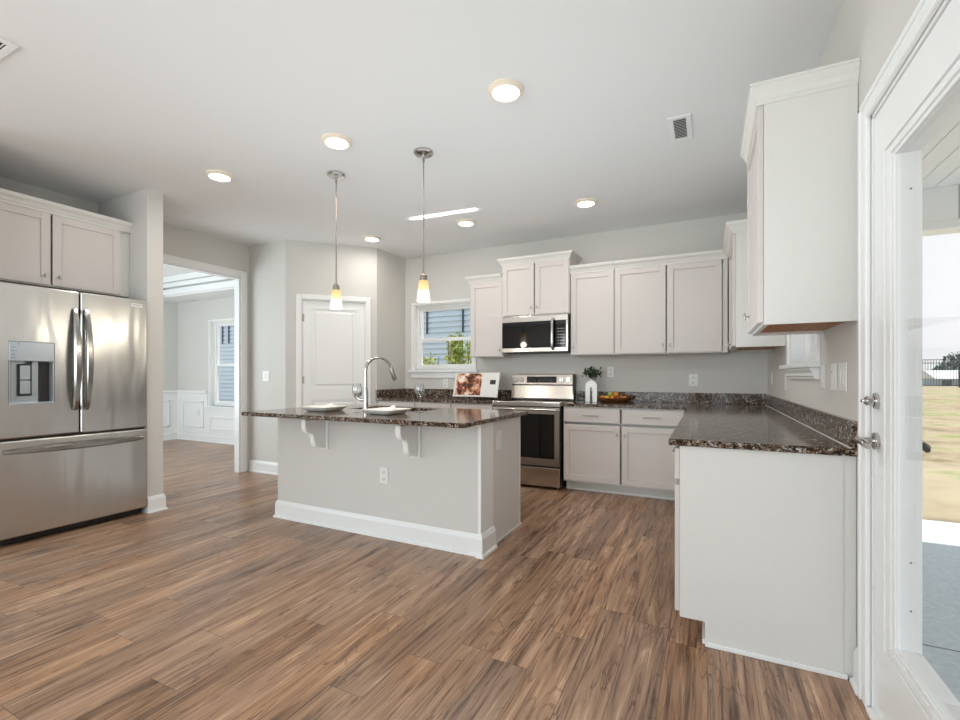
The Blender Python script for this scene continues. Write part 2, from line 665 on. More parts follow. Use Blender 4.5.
# ================================================================== SETTING
CZ = 2.836          # kitchen ceiling
XR = 0.525          # inner face of right wall
YB = 5.31           # inner face of back wall
XL = -5.20          # inner face of left wall
WL = 0.085
WT = 0.125           # wall thickness
REAR = -4.3

struct('floor', MB().box(-9.2, XR + 0.05, REAR, YB + 0.05, -0.06, 0.0), M['floor'])
struct('ceiling', MB().box(XL - 0.07, XR + 0.14, REAR, YB + 0.14, CZ, CZ + 0.1), M['ceil'])

# back wall with window hole
WX0, WX1, WZ0, WZ1 = -3.66, -2.72, 1.275, 2.175
b = MB()
b.box(-3.94, WX0, YB, YB + WT, 0, CZ)
b.box(WX0, WX1, YB, YB + WT, 0, WZ0)
b.box(WX0, WX1, YB, YB + WT, WZ1, CZ)
b.box(WX1, XR + WT, YB, YB + WT, 0, CZ)
struct('wall_back', b, M['wall'])

# right wall with window and door holes
RY0, RY1 = 2.985, 3.90
DY0, DY1, DZ = 1.17, 2.10, 2.13
b = MB()
b.box(XR, XR + WT, RY1, YB, 0, CZ)
b.box(XR, XR + WT, RY0, RY1, 0, 1.275)
b.box(XR, XR + WT, RY0, RY1, 2.175, CZ)
b.box(XR, XR + WT, DY1, RY0, 0, CZ)
b.box(XR, XR + WT, DY0, DY1, DZ, CZ)
b.box(XR, XR + WT, REAR, DY0, 0, CZ)
struct('wall_right', b, M['wall'])

# left wall with cased opening to the dining room
OY0, OY1, OZ = 2.52, 3.785, 2.415
b = MB()
b.box(XL - WL, XL, OY1, 3.91 + WT, 0, CZ)
b.box(XL - WL, XL, OY0, OY1, OZ, CZ)
b.box(XL - WL, XL, 1.1, OY0, 0, CZ)
struct('wall_left', b, M['wall'])
b = MB()
b.box(XL, -4.385, 2.30, 2.432, 0, CZ)
struct('wall_alcove_right', b, M['wall'])
struct('wall_alcove_left', MB().box(XL - WL, -4.40, 1.10, 1.22, 0, CZ), M['wall'])

# alcove wall + diagonal pantry wall + short return
PA, PB = Vector((-4.554, 3.91)), Vector((-3.805, 4.692))
pd = (PB - PA).normalized()
pn = Vector((-pd.y, pd.x))       # into the pantry
b = MB()
b.box(XL, PA.x, 3.91, 3.91 + WT, 0, CZ)
PLEN = (PB - PA).length
D0, D1, PDZ = 0.18, 0.945, 2.135


def pantry_quad(s0, s1, z0, z1, t0, t1, mb):
    q = [PA + pd * s0 + pn * t0, PA + pd * s1 + pn * t0, PA + pd * s1 + pn * t1, PA + pd * s0 + pn * t1]
    mb.prism([(p.x, p.y) for p in q], 'z', z0, z1)


pantry_quad(0, D0, 0, CZ, 0, 0.11, b)
pantry_quad(D1, PLEN, 0, CZ, 0, 0.11, b)
pantry_quad(D0, D1, PDZ, CZ, 0, 0.11, b)
b.box(-3.94, PB.x, PB.y, YB, 0, CZ)
struct('wall_pantry', b, M['wall'])

# living room end, behind the camera
b = MB()
RW = (-4.2, -0.4, 0.35, 2.45)
b.box(-6.4, RW[0], REAR - WT, REAR, 0, CZ)
b.box(RW[1], XR + WT, REAR - WT, REAR, 0, CZ)
b.box(RW[0], RW[1], REAR - WT, REAR, 0, RW[2])
b.box(RW[0], RW[1], REAR - WT, REAR, RW[3], CZ)
struct('wall_rear', b, M['wall'])
b = MB()
b.box(-6.54, -6.4, REAR, -3.0, 0, CZ)
b.box(-6.54, -6.4, -0.2, 1.22, 0, CZ)
b.box(-6.54, -6.4, -3.0, -0.2, 0, 0.5)
b.box(-6.54, -6.4, -3.0, -0.2, 2.45, CZ)
b.box(-6.4, XL - WL, 1.10, 1.22, 0, CZ)
struct('wall_living', b, M['wall'])
struct('ceiling_living', MB().box(-6.54, XL - 0.07, REAR, 1.22, CZ, CZ + 0.1), M['ceil'])
r = struct('window_4', MB().box(RW[0], RW[0] + 0.06, REAR - 0.1, REAR - 0.02, RW[2], RW[3]).box(RW[1] - 0.06, RW[1], REAR - 0.1, REAR - 0.02, RW[2], RW[3]).box(RW[0], RW[1], REAR - 0.1, REAR - 0.02, RW[3] - 0.06, RW[3]).box(RW[0], RW[1], REAR - 0.1, REAR - 0.02, RW[2], RW[2] + 0.06).box(-2.97, -2.90, REAR - 0.1, REAR - 0.02, RW[2], RW[3]).box(-1.70, -1.63, REAR - 0.1, REAR - 0.02, RW[2], RW[3]), M['trim'])
r = struct('window_5', MB().box(-6.5, -6.42, -3.0, -2.94, 0.5, 2.45).box(-6.5, -6.42, -0.26, -0.2, 0.5, 2.45).box(-6.5, -6.42, -3.0, -0.2, 2.39, 2.45).box(-6.5, -6.42, -3.0, -0.2, 0.5, 0.56).box(-6.5, -6.42, -1.64, -1.57, 0.5, 2.45), M['trim'])

# dining room shell
DXL, DYB = -9.05, 5.28
QX0, QX1, QZ0, QZ1 = -8.07, -7.15, 0.655, 2.18
b = MB()
b.box(DXL - WL, QX0, DYB, DYB + WT, 0, 3.1)
b.box(QX0, QX1, DYB, DYB + WT, 0, QZ0)
b.box(QX0, QX1, DYB, DYB + WT, QZ1, 3.1)
b.box(QX1, -3.94, DYB, DYB + WT, 0, 3.1)
struct('wall_dining_back', b, M['wall'])
struct('wall_dining_left', MB().box(DXL - WL, DXL, 1.5, DYB, 0, 3.1), M['wall'])
struct('wall_dining_front', MB().box(DXL, XL - WL, 1.5 - WT, 1.5, 0, 3.1), M['wall'])
struct('wall_dining_right', MB().box(XL - WL - 0.02, XL - WL, 3.91 + WT, DYB, 0, 3.1), M['wall'])
# tray ceiling: soffit ring, stepped crown, raised field
b = MB()
SX0, SX1, SY0, SY1 = DXL + 0.45, XL - WL - 0.45, 1.95, 4.78
b.box(DXL, XL - WL, SY1, DYB, 2.58, 2.9)
b.box(DXL, XL - WL, 1.5, SY0, 2.58, 2.9)
b.box(DXL, SX0, SY0, SY1, 2.58, 2.9)
b.box(SX1, XL - WL, SY0, SY1, 2.58, 2.9)
b.box(DXL, XL - WL, 1.5, DYB, 2.9, 3.0)
struct('ceiling_dining', b, M['ceil'])
b = MB()
for (o, z0, z1) in ((0.05, 2.60, 2.70), (0.10, 2.72, 2.79), (0.14, 2.80, 2.895)):
    b.box(SX0, SX1, SY1 - o, SY1, z0, z1)
    b.box(SX0, SX1, SY0, SY0 + o, z0, z1)
    b.box(SX0, SX0 + o, SY0, SY1, z0, z1)
    b.box(SX1 - o, SX1, SY0, SY1, z0, z1)
struct('trim_1', b, M['trim'])

# wainscot of the dining room
b = MB()
b.box(DXL, QX0 - 0.075, DYB - 0.012, DYB, 0.13, 0.88)
b.box(QX0 - 0.075, QX1 + 0.075, DYB - 0.012, DYB, 0.13, QZ0 - 0.05)
b.box(QX1 + 0.075, XL - WL - 0.02, DYB - 0.012, DYB, 0.13, 0.88)
b.box(DXL, DXL + 0.012, 1.5, DYB, 0.13, 0.88)


def frame_xz(mb, x0, x1, z0, z1, y, w=0.03, t=0.018):
    mb.box(x0, x1, y - t, y, z0, z0 + w, 0.006)
    mb.box(x0, x1, y - t, y, z1 - w, z1, 0.006)
    mb.box(x0, x0 + w, y - t, y, z0, z1, 0.006)
    mb.box(x1 - w, x1, y - t, y, z0, z1, 0.006)


def frame_yz(mb, y0, y1, z0, z1, x, w=0.03, t=0.018):
    mb.box(x, x + t, y0, y1, z0, z0 + w, 0.006)
    mb.box(x, x + t, y0, y1, z1 - w, z1, 0.006)
    mb.box(x, x + t, y0, y0 + w, z0, z1, 0.006)
    mb.box(x, x + t, y1 - w, y1, z0, z1, 0.006)


frame_xz(b, -8.87, -8.24, 0.25, 0.74, DYB - 0.012)
frame_xz(b, -8.06, -7.18, 0.23, 0.47, DYB - 0.012)
frame_xz(b, -6.95, -6.1, 0.25, 0.74, DYB - 0.012)
frame_yz(b, 4.30, 5.12, 0.25, 0.74, DXL + 0.012)
frame_yz(b, 3.30, 4.12, 0.25, 0.74, DXL + 0.012)
struct('wainscot_dining', b, M['trim'])
b = MB()
b.box(DXL, QX0 - 0.075, DYB - 0.04, DYB, 0.88, 0.93, 0.01)
b.box(QX1 + 0.075, XL - WL - 0.02, DYB - 0.04, DYB, 0.88, 0.93, 0.01)
b.box(DXL, DXL + 0.04, 1.5, DYB, 0.88, 0.93, 0.01)
struct('trim_2', b, M['trim'])


# -------------------------------------------------- baseboards
BP = [(0, 0), (0.028, 0), (0.026, 0.014), (0.016, 0.020), (0.015, 0.112), (0.009, 0.132), (0.004, 0.142), (0, 0.142)]


def base_along(mb, p0, p1, prof=BP, m0=0, m1=0, z=0.0):
    """baseboard along p0->p1, its face to the right of the direction; m0/m1 mitre the ends (+1 outside corner)"""
    p0, p1 = Vector(p0), Vector(p1)
    d = (p1 - p0).normalized()
    nrm = Vector((d.y, -d.x))
    t = bmesh.new()
    A, B = [], []
    for o, h in prof:
        a = p0 + nrm * o - d * (o * m0)
        c = p1 + nrm * o + d * (o * m1)
        A.append(t.verts.new((a.x, a.y, h + z)))
        B.append(t.verts.new((c.x, c.y, h + z)))
    k = len(prof)
    for i in range(k):
        j = (i + 1) % k
        t.faces.new((A[i], A[j], B[j], B[i]))
    t.faces.new(A)
    t.faces.new(B[::-1])
    bmesh.ops.recalc_face_normals(t, faces=t.faces[:])
    mb._add(t)


b = MB()
base_along(b, (XL + 0.02, 3.91), (PA.x, 3.91), m1=-0.4)
q = PA + pd * 0.10
base_along(b, (PA.x, PA.y), (q.x, q.y))
struct('baseboard_pantry', b, M['trim'])
b = MB()
base_along(b, (-4.385, 2.30), (-4.385, 2.432), m0=0, m1=1)
base_along(b, (-4.385, 2.432), (XL, 2.432), m0=1)
struct('baseboard_alcove', b, M['trim'])
b = MB()
base_along(b, (DXL, DYB), (XL - WL - 0.02, DYB), m0=-1)
base_along(b, (DXL, 1.5), (DXL, DYB), m1=-1)
struct('baseboard_dining', b, M['trim'])
b = MB()
base_along(b, (XR, 2.262), (XR, 2.173))
base_along(b, (XR, 1.02), (XR, REAR))
struct('baseboard_right', b, M['trim'])

# -------------------------------------------------- cased opening (left wall)
b = MB()
b.box(XL, XL + 0.02, OY1, OY1 + 0.082, 0, OZ + 0.085, 0.004)
b.box(XL, XL + 0.02, OY0 - 0.06, OY1, OZ, OZ + 0.085, 0.004)
b.box(XL - WL, XL, OY1 - 0.018, OY1, 0, OZ)
b.box(XL - WL, XL, OY0, OY1 - 0.018, OZ - 0.018, OZ)
b.box(XL - WL, XL, OY0, OY0 + 0.018, 0, OZ - 0.018)
b.box(XL - WL - 0.015, XL - WL, OY1, OY1 + 0.09, 0, OZ + 0.09)
struct('trim_3', b, M['trim'])


# -------------------------------------------------- windows
def casing_strip(mb, box):
    mb.box(*box, 0.004)


def sash_xz(mb, x0, x1, z0, z1, y0, y1, w):
    mb.box(x0, x0 + w, y0, y1, z0, z1, 0.003)
    mb.box(x1 - w, x1, y0, y1, z0, z1, 0.003)
    mb.box(x0 + w, x1 - w, y0, y1, z0, z0 + w, 0.003)
    mb.box(x0 + w, x1 - w, y0, y1, z1 - w, z1, 0.003)


def window_xz(n, x0, x1, z0, z1, y, casing=0.06, stool_out=0.045, zm=None, jamb=0.075, apron=0.075):
    """double-hung window in a wall whose room face is at y, room on the -y side"""
    zm = zm or (z0 + z1) / 2
    f = MB()
    # vinyl frame deep in the opening
    yo = y + jamb
    sash_xz(f, x0, x1, z0, z1, yo, yo + 0.06, 0.035)
    root = struct('window_%d' % n, f, M['trim'])
    s = MB()
    sash_xz(s, x0 + 0.035, x1 - 0.035, zm - 0.02, z1 - 0.035, yo + 0.03, yo + 0.055, 0.04)
    s.build('upper_sash', M['trim'], root)
    s = MB()
    sash_xz(s, x0 + 0.035, x1 - 0.035, z0 + 0.035, zm + 0.02, yo + 0.002, yo + 0.028, 0.045)
    s.box((x0 + x1) / 2 - 0.03, (x0 + x1) / 2 + 0.03, yo - 0.012, yo + 0.004, zm + 0.018, zm + 0.028, 0.002)
    s.build('lower_sash', M['trim'], root)
    MB().box(x0 + 0.07, x1 - 0.07, yo + 0.041, yo + 0.044, zm + 0.01, z1 - 0.07).box(x0 + 0.075, x1 - 0.075, yo + 0.013, yo + 0.016, z0 + 0.075, zm - 0.02).build('pane', M['glass'], root)
    c = MB()
    if casing:
        c.box(x0 - casing, x0, y - 0.018, y, z0, z1 + casing, 0.004)
        c.box(x1, x1 + casing, y - 0.018, y, z0, z1 + casing, 0.004)
        c.box(x0, x1, y - 0.018, y, z1, z1 + casing, 0.004)
    # jamb liner
    c.box(x0, x0 + 0.012, y, yo, z0, z1)
    c.box(x1 - 0.012, x1, y, yo, z0, z1)
    c.box(x0, x1, y, yo, z1 - 0.012, z1)
    c.build('window_frame', M['trim'], root)
    st = MB()
    e = casing + 0.035
    st.box(x0 - e, x1 + e, y - stool_out, y, z0 - 0.028, z0, 0.006)
    st.box(x0, x1, y, yo, z0 - 0.0279, z0)
    st.box(x0 - casing, x1 + casing, y - 0.02, y, z0 - 0.028 - apron, z0 - 0.028, 0.004)
    st.build('window_sill', M['trim'], root)
    return root


window_xz(1, WX0, WX1, WZ0, WZ1, YB, 0.035, 0.05, 1.70)
window_xz(3, QX0, QX1, QZ0, QZ1, DYB, 0.03, 0.06, 1.40)

# right wall window (room on -x side)
y0, y1, z0, z1, x = RY0, RY1, 1.275, 2.175, XR
xo = x + 0.085


def sash_yz(mb, y0, y1, z0, z1, x0, x1, w):
    mb.box(x0, x1, y0, y0 + w, z0, z1, 0.003)
    mb.box(x0, x1, y1 - w, y1, z0, z1, 0.003)
    mb.box(x0, x1, y0 + w, y1 - w, z0, z0 + w, 0.003)
    mb.box(x0, x1, y0 + w, y1 - w, z1 - w, z1, 0.003)


f = MB()
sash_yz(f, y0, y1, z0, z1, xo, xo + 0.055, 0.035)
root = struct('window_2', f, M['trim'])
s = MB()
sash_yz(s, y0 + 0.035, y1 - 0.035, 1.70, z1 - 0.035, xo + 0.028, xo + 0.05, 0.04)
s.build('upper_sash', M['trim'], root)
s = MB()
sash_yz(s, y0 + 0.035, y1 - 0.035, z0 + 0.035, 1.74, xo + 0.002, xo + 0.026, 0.045)
s.build('lower_sash', M['trim'], root)
MB().box(xo + 0.012, xo + 0.015, y0 + 0.075, y1 - 0.075, z0 + 0.075, 1.70).box(xo + 0.037, xo + 0.04, y0 + 0.07, y1 - 0.07, 1.74, z1 - 0.07).build('pane', M['glass'], root)
c = MB()
c.box(x - 0.018, x, y0 - 0.06, y0, z0, z1 + 0.06, 0.004).box(x - 0.018, x, y1, y1 + 0.06, z0, z1 + 0.06, 0.004).box(x - 0.018, x, y0, y1, z1, z1 + 0.06, 0.004)
c.box(x, xo, y0, y0 + 0.012, z0, z1).box(x, xo, y1 - 0.012, y1, z0, z1).box(x, xo, y0, y1, z1 - 0.012, z1)
c.build('window_frame', M['trim'], root)
st = MB()
st.box(x - 0.06, x, y0 - 0.075, y1 + 0.09, z0 - 0.03, z0, 0.006).box(x, xo, y0, y1, z0 - 0.03, z0)
ap = [(x, 1.182), (x - 0.02, 1.182), (x - 0.022, 1.192), (x - 0.03, 1.20), (x - 0.03, 1.215), (x - 0.042, 1.235), (x - 0.042, 1.245), (x, 1.245)]
st.prism(ap, 'y', y0 - 0.03, y1 + 0.0)
st.build('window_sill', M['trim'], root)

# -------------------------------------------------- pantry door (door_2)
ang = math.atan2(pd.y, pd.x)
pr = bpy.data.objects.new('door_2', None)
COL.objects.link(pr)
pr.location = (PA.x, PA.y, 0)
pr.rotation_euler = (0, 0, ang)
pr['kind'] = 'structure'
# local frame: x along wall, -y toward the room
b = MB()
LW = D1 - D0
dx0, dx1, dz0, dz1 = D0 + 0.014, D1 - 0.014, 0.012, PDZ - 0.014
st_w = 0.105
py0, py1 = 0.018, 0.053
b.box(dx0, dx0 + st_w, py0, py1, dz0, dz1)
b.box(dx1 - st_w, dx1, py0, py1, dz0, dz1)
for za, zb in ((dz0, 0.24), (0.90, 1.05), (2.025, dz1)):
    b.box(dx0 + st_w, dx1 - st_w, py0, py1, za, zb)
for za, zb in ((0.24, 0.90), (1.05, 2.025)):
    b.box(dx0 + st_w, dx1 - st_w, py0 + 0.013, py1 - 0.005, za, zb)
    # raised field with sloped shoulder
    x0_, x1_ = dx0 + st_w + 0.03, dx1 - st_w - 0.03
    t = bmesh.new()
    o0 = [(x0_, za + 0.03), (x1_, za + 0.03), (x1_, zb - 0.03), (x0_, zb - 0.03)]
    i0 = [(x0_ + 0.02, za + 0.05), (x1_ - 0.02, za + 0.05), (x1_ - 0.02, zb - 0.05), (x0_ + 0.02, zb - 0.05)]
    A = [t.verts.new((p[0], py0 + 0.013, p[1])) for p in o0]
    B = [t.verts.new((p[0], py0 + 0.003, p[1])) for p in i0]
    for i in range(4):
        t.faces.new((A[i], A[(i + 1) % 4], B[(i + 1) % 4], B[i]))
    t.faces.new(B)
    bmesh.ops.recalc_face_normals(t, faces=t.faces[:])
    b._add(t)
b.build('door_slab', M['trim'], pr)
b = MB()
b.box(D0, D0 + 0.012, 0.0, 0.11, 0, PDZ).box(D1 - 0.012, D1, 0, 0.11, 0, PDZ).box(D0, D1, 0, 0.11, PDZ - 0.012, PDZ)
b.build('door_jamb', M['trim'], pr)
b = MB()
b.box(D0 - 0.06, D0, -0.02, 0, 0, PDZ + 0.06, 0.006)
b.box(D1, D1 + 0.06, -0.02, 0, 0, PDZ + 0.06, 0.006)
b.box(D0, D1, -0.02, 0, PDZ, PDZ + 0.06, 0.006)
b.build('door_casing', M['trim'], pr)
for z in (0.25, 1.15, 1.91):
    MB().cyl((D0 + 0.010, 0.006, z), 0.007, 0.09, 'z', 12).box(D0 + 0.004, D0 + 0.03, 0.012, 0.019, z - 0.045, z + 0.045).build('hinge', M['nickel'], pr)
b = MB()
b.cyl((D1 - 0.075, 0.010, 0.97), 0.028, 0.012, 'y').cyl((D1 - 0.075, -0.015, 0.97), 0.012, 0.04, 'y').tube([(D1 - 0.075, -0.035, 0.97), (D1 - 0.12, -0.038, 0.97), (D1 - 0.17, -0.036, 0.968)], 0.009)
b.build('door_handle', M['nickel'], pr, True)

# -------------------------------------------------- glazed exterior door (door_1)
gx0, gx1 = XR + 0.006, XR + 0.05
GY0, GY1, GZ0, GZ1 = 1.40, 1.868, 0.345, 1.895
b = MB()
sy0, sy1, sz0, sz1 = DY0 + 0.012, DY1 - 0.012, 0.02, DZ - 0.015
b.box(gx0, gx1, sy0, GY0, sz0, sz1).box(gx0, gx1, GY1, sy1, sz0, sz1).box(gx0, gx1, GY0, GY1, sz0, GZ0).box(gx0, gx1, GY0, GY1, GZ1, sz1)
d1 = struct('door_1', b, M['trim'])
b = MB()
BWY, BWZ = 0.102, 0.062
for face, sgn in ((gx0, -1), (gx1, 1)):
    for (f0, f1, h_) in ((0.0, 0.26, 0.013), (0.26, 0.36, 0.005), (0.36, 0.72, 0.010), (0.72, 0.82, 0.004), (0.82, 1.0, 0.007 if sgn < 0 else 0.0155)):
        xa, xb = sorted((face, face + sgn * h_))
        oy0, oy1 = GY0 - BWY * (1 - f0), GY0 - BWY * (1 - f1)
        py0_, py1_ = GY1 + BWY * (1 - f1), GY1 + BWY * (1 - f0)
        oz0, oz1 = GZ0 - BWZ * (1 - f0), GZ0 - BWZ * (1 - f1)
        pz0_, pz1_ = GZ1 + BWZ * (1 - f1), GZ1 + BWZ * (1 - f0)
        b.box(xa, xb, oy0, oy1, oz0, pz1_, 0.002)
        b.box(xa, xb, py0_, py1_, oz0, pz1_, 0.002)
        b.box(xa, xb, oy1, py0_, oz0, oz1, 0.002)
        b.box(xa, xb, oy1, py0_, pz0_, pz1_, 0.002)
b.build('glazing_bead', M['trim'], d1)
MB().box(gx0 + 0.006, gx0 + 0.010, GY0 + 0.001, GY1 - 0.001, GZ0 + 0.001, GZ1 - 0.001).build('pane', M['glass'], d1)
b = MB()
for yy, zz in ((GY1 - 0.0006, 0.47), (GY1 - 0.0006, 0.62), (GY1 - 0.0006, 1.78)):
    b = MB()
    b.cyl((gx1 - 0.012, yy, zz), 0.003, 0.001, 'y', 10)
    b.build('nail_mark', M['slot'], d1)
# casing and jambs
b = MB()
b.box(XR - 0.018, XR, DY1, DY1 + 0.072, 0, DZ + 0.065, 0.006).box(XR - 0.023, XR - 0.016, DY1 + 0.05, DY1 + 0.072, 0, DZ + 0.065, 0.003)
b.box(XR - 0.018, XR, DY0 - 0.072, DY0, 0, DZ + 0.065, 0.006)
b.box(XR - 0.018, XR, DY0, DY1, DZ, DZ + 0.065, 0.006).box(XR - 0.023, XR - 0.016, DY0 - 0.072, DY1 + 0.072, DZ + 0.045, DZ + 0.065, 0.003)
b.build('door_casing', M['trim'], d1)
b = MB()
b.box(XR, XR + WT - 0.005, DY1 - 0.010, DY1, 0, DZ).box(XR, XR + WT + 0.01, DY0, DY0 + 0.010, 0, DZ).box(XR, XR + WT + 0.01, DY0, DY1, DZ - 0.012, DZ)
b.box(XR + WT, XR + WT + 0.02, DY1 + 0.025, DY1 + 0.09, -0.05, DZ + 0.05).box(XR + WT, XR + WT + 0.025, DY0 - 0.06, DY0 + 0.01, -0.05, DZ + 0.05)
b.build('door_jamb', M['trim'], d1)
MB().box(XR - 0.02, XR + WT, DY0 + 0.01, DY1 - 0.01, 0.0, 0.018, 0.004).build('threshold', M['plate'], d1)
for side in (-1, 1):
    fx = gx0 if side < 0 else gx1
    mat = M['chrome'] if side < 0 else M['darknickel']
    b = MB()
    b.cyl((fx + side * 0.007, 2.052, 0.972), 0.03, 0.014, 'x', 28, b=0.003)
    b.cyl((fx + side * 0.028, 2.052, 0.972), 0.012, 0.05, 'x', 20)
    L = fx + side * 0.055
    b.tube([(L, 2.062, 0.973), (L, 2.04, 0.974), (L, 2.0, 0.974), (L, 1.965, 0.968), (L + side * -0.004, 1.945, 0.962)], [0.011, 0.0125, 0.011, 0.012, 0.008], 14)
    b.build('door_handle', mat, d1, True)
    b = MB()
    b.cyl((fx + side * 0.006, 2.056, 1.112), 0.029, 0.012, 'x', 28, b=0.003)
    b.cyl((fx + side * 0.022, 2.056, 1.112), 0.017, 0.026, 'x', 20, b=0.004)
    b.box(min(fx + side * 0.03, fx + side * 0.045), max(fx + side * 0.03, fx + side * 0.045), 2.044, 2.068, 1.107, 1.117, 0.002)
    b.build('deadbolt', mat, d1, True)


# ================================================================== CABINETS
def shaker(mb, x0, x1, z0, z1, yf, t=0.02, rail=0.057, rec=0.011):
    """five-piece door facing -y, front at yf"""
    if (x1 - x0) < 2.4 * rail or (z1 - z0) < 2.4 * rail:
        mb.box(x0, x1, yf, yf + t, z0, z1, 0.002)
        return
    mb.box(x0, x0 + rail, yf, yf + t, z0, z1, 0.0015)
    mb.box(x1 - rail, x1, yf, yf + t, z0, z1, 0.0015)
    mb.box(x0 + rail, x1 - rail, yf, yf + t, z0, z0 + rail, 0.0015)
    mb.box(x0 + rail, x1 - rail, yf, yf + t, z1 - rail, z1, 0.0015)
    mb.box(x0 + rail, x1 - rail, yf + rec, yf + t - 0.002, z0 + rail, z1 - rail)


def knob(parent, x, z, yf):
    b = MB()
    b.cyl((x, yf - 0.009, z), 0.0045, 0.02, 'y', 12)
    b.box(x - 0.006, x + 0.006, yf - 0.027, yf - 0.017, z - 0.018, z + 0.018, 0.003)
    b.build('knob', M['nickel'], parent, True)


def bar_pull(parent, x, z, yf, half=0.08):
    b = MB()
    for s in (-1, 1):
        b.cyl((x + s * half * 0.8, yf - 0.012, z), 0.0045, 0.026, 'y', 12)
    b.tube([(x - half, yf - 0.027, z), (x + half, yf - 0.027, z)], 0.0055, 12)
    b.build('pull', M['nickel'], parent, True)


CROWN = [(0, -0.012), (0.006, -0.012), (0.008, 0.004), (0.014, 0.008), (0.024, 0.028), (0.044, 0.048), (0.046, 0.060), (0.052, 0.062), (0.052, 0.072), (0, 0.072)]


def crown(parent, w, d, h, left, right, scale=1.0, out=1.0):
    t = bmesh.new()
    rings = []
    for o, z in CROWN:
        o *= scale * out
        z = h + z * scale
        pts = []
        if left:
            pts += [(-o, 0, z), (-o, -d - o, z)]
        else:
            pts += [(0, -d - o, z)]
        if right:
            pts += [(w + o, -d - o, z), (w + o, 0, z)]
        else:
            pts += [(w, -d - o, z)]
        rings.append([t.verts.new(p) for p in pts])
    k = len(rings)
    for i in range(k):
        A, B = rings[i], rings[(i + 1) % k]
        for j in range(len(A) - 1):
            t.faces.new((A[j], A[j + 1], B[j + 1], B[j]))
    t.faces.new([r_[0] for r_ in rings])
    t.faces.new([r_[-1] for r_ in rings][::-1])
    bmesh.ops.recalc_face_normals(t, faces=t.faces[:])
    m = MB()
    m._add(t)
    m.build('crown_molding', M['cabside'], parent)


def wall_cabinet(label, loc, rot, w, d, h, doors, group, cr=None, cscale=1.0, out=1.0, gap=0.007, filler=None):
    """doors: list of (x0, x1, knob_x, knob_z)"""
    root = thing('wall_cabinet', label, 'cabinet', loc, rot, group)
    b = MB()
    b.box(0, w, -(d - 0.075), -0.001, 0.022, h)
    b.box(0, 0.016, -(d - 0.021), -(d - 0.075), 0.022, h)
    b.box(w - 0.016, w, -(d - 0.021), -(d - 0.075), 0.022, h)
    b.box(0.016, w - 0.016, -(d - 0.021), -(d - 0.075), h - 0.02, h)
    b.box(0.016, w - 0.016, -(d - 0.021), -(d - 0.075), 0.022, 0.03)
    b.box(0, w, -(d - 0.021), -(d - 0.04), 0, 0.022)
    b.box(0, 0.018, -(d - 0.04), -0.001, 0, 0.022)
    b.box(w - 0.018, w, -(d - 0.04), -0.001, 0, 0.022)
    b.build('carcass', M['cabside'], root)
    MB().box(0.019, w - 0.019, -(d - 0.041), -0.002, 0.014, 0.0215).build('underside', M['cabwood'], root)
    for x0, x1, kx, kz in doors:
        b = MB()
        shaker(b, x0 + gap, x1 - gap, 0.010, h - 0.012, -d)
        dr = b.build('door', M['cab'], root)
        knob(dr, kx, kz, -d)
    if filler:
        MB().box(filler[0], filler[1], filler[2], filler[3], 0.002, h - 0.002).build('filler_strip', M['cabside'], root)
    if cr:
        crown(root, w, d, h, cr[0], cr[1], cscale, out)
    return root


G = 'painted wall cabinets with recessed panel doors'
ZU = 1.425
HU = 0.905
DU = 0.33
Y0 = YB - 0.001
wall_cabinet('narrow one-door wall cabinet between the back window and the microwave', (-2.608, Y0, ZU), 0, 0.437, DU, HU, [(0, 0.437, 0.405, 0.085)], G, (True, False))
wall_cabinet('tall-crowned two-door wall cabinet directly above the microwave', (-2.168, Y0, 1.889), 0, 0.805, 0.365, 0.606, [(0, 0.4025, 0.368, 0.085), (0.4025, 0.805, 0.437, 0.085)], G, (True, True), 0.95)
wall_cabinet('one-door wall cabinet just right of the microwave above the leafy white vase', (-1.360, Y0, ZU), 0, 0.474, DU, HU, [(0, 0.474, 0.032, 0.085)], G, (False, False))
wall_cabinet('wide two-door wall cabinet with paired centre knobs beside the back right corner', (-0.884, Y0, ZU), 0, 1.052, DU, HU, [(0, 0.508, 0.476, 0.085), (0.508, 1.010, 0.540, 0.085)], G, (False, False), filler=(1.010, 1.0519, -(DU - 0.0195), -(DU - 0.0745)))
# right wall: local x runs toward the camera
wall_cabinet('corner wall cabinet on the right wall, half hidden behind the nearest wall cabinet', (XR - 0.001, YB - DU - 0.03, ZU), radians(-90), YB - DU - 0.03 - 4.11, 0.349, HU, [(0.10, YB - DU - 0.03 - 4.11, 0.52, 0.04)], G, (False, True), filler=(0.0001, 0.10, -(0.349 - 0.0195), -(0.349 - 0.0745)))
wall_cabinet('nearest wall cabinet with large plain end panel, beside the glazed door', (XR - 0.001, 2.865, 1.415), radians(-90), 2.865 - 2.258, 0.335, 0.935, [(0, 0.607, 0.17, 0.085)], G, (True, True), 1.0, 0.6, filler=(0.577, 0.6085, -0.03, -0.0015))

# over-fridge cabinet
wall_cabinet('two-door wall cabinet mounted above the stainless refrigerator', (XL + 0.001, 1.232, 1.905), radians(90), 1.066, 0.555, 0.585, [(0.0, 0.515, 0.47, 0.08), (0.515, 1.0, 0.56, 0.08)], G, (False, False), filler=(1.0, 1.0659, -(0.555 - 0.0195), -(0.555 - 0.0745)))


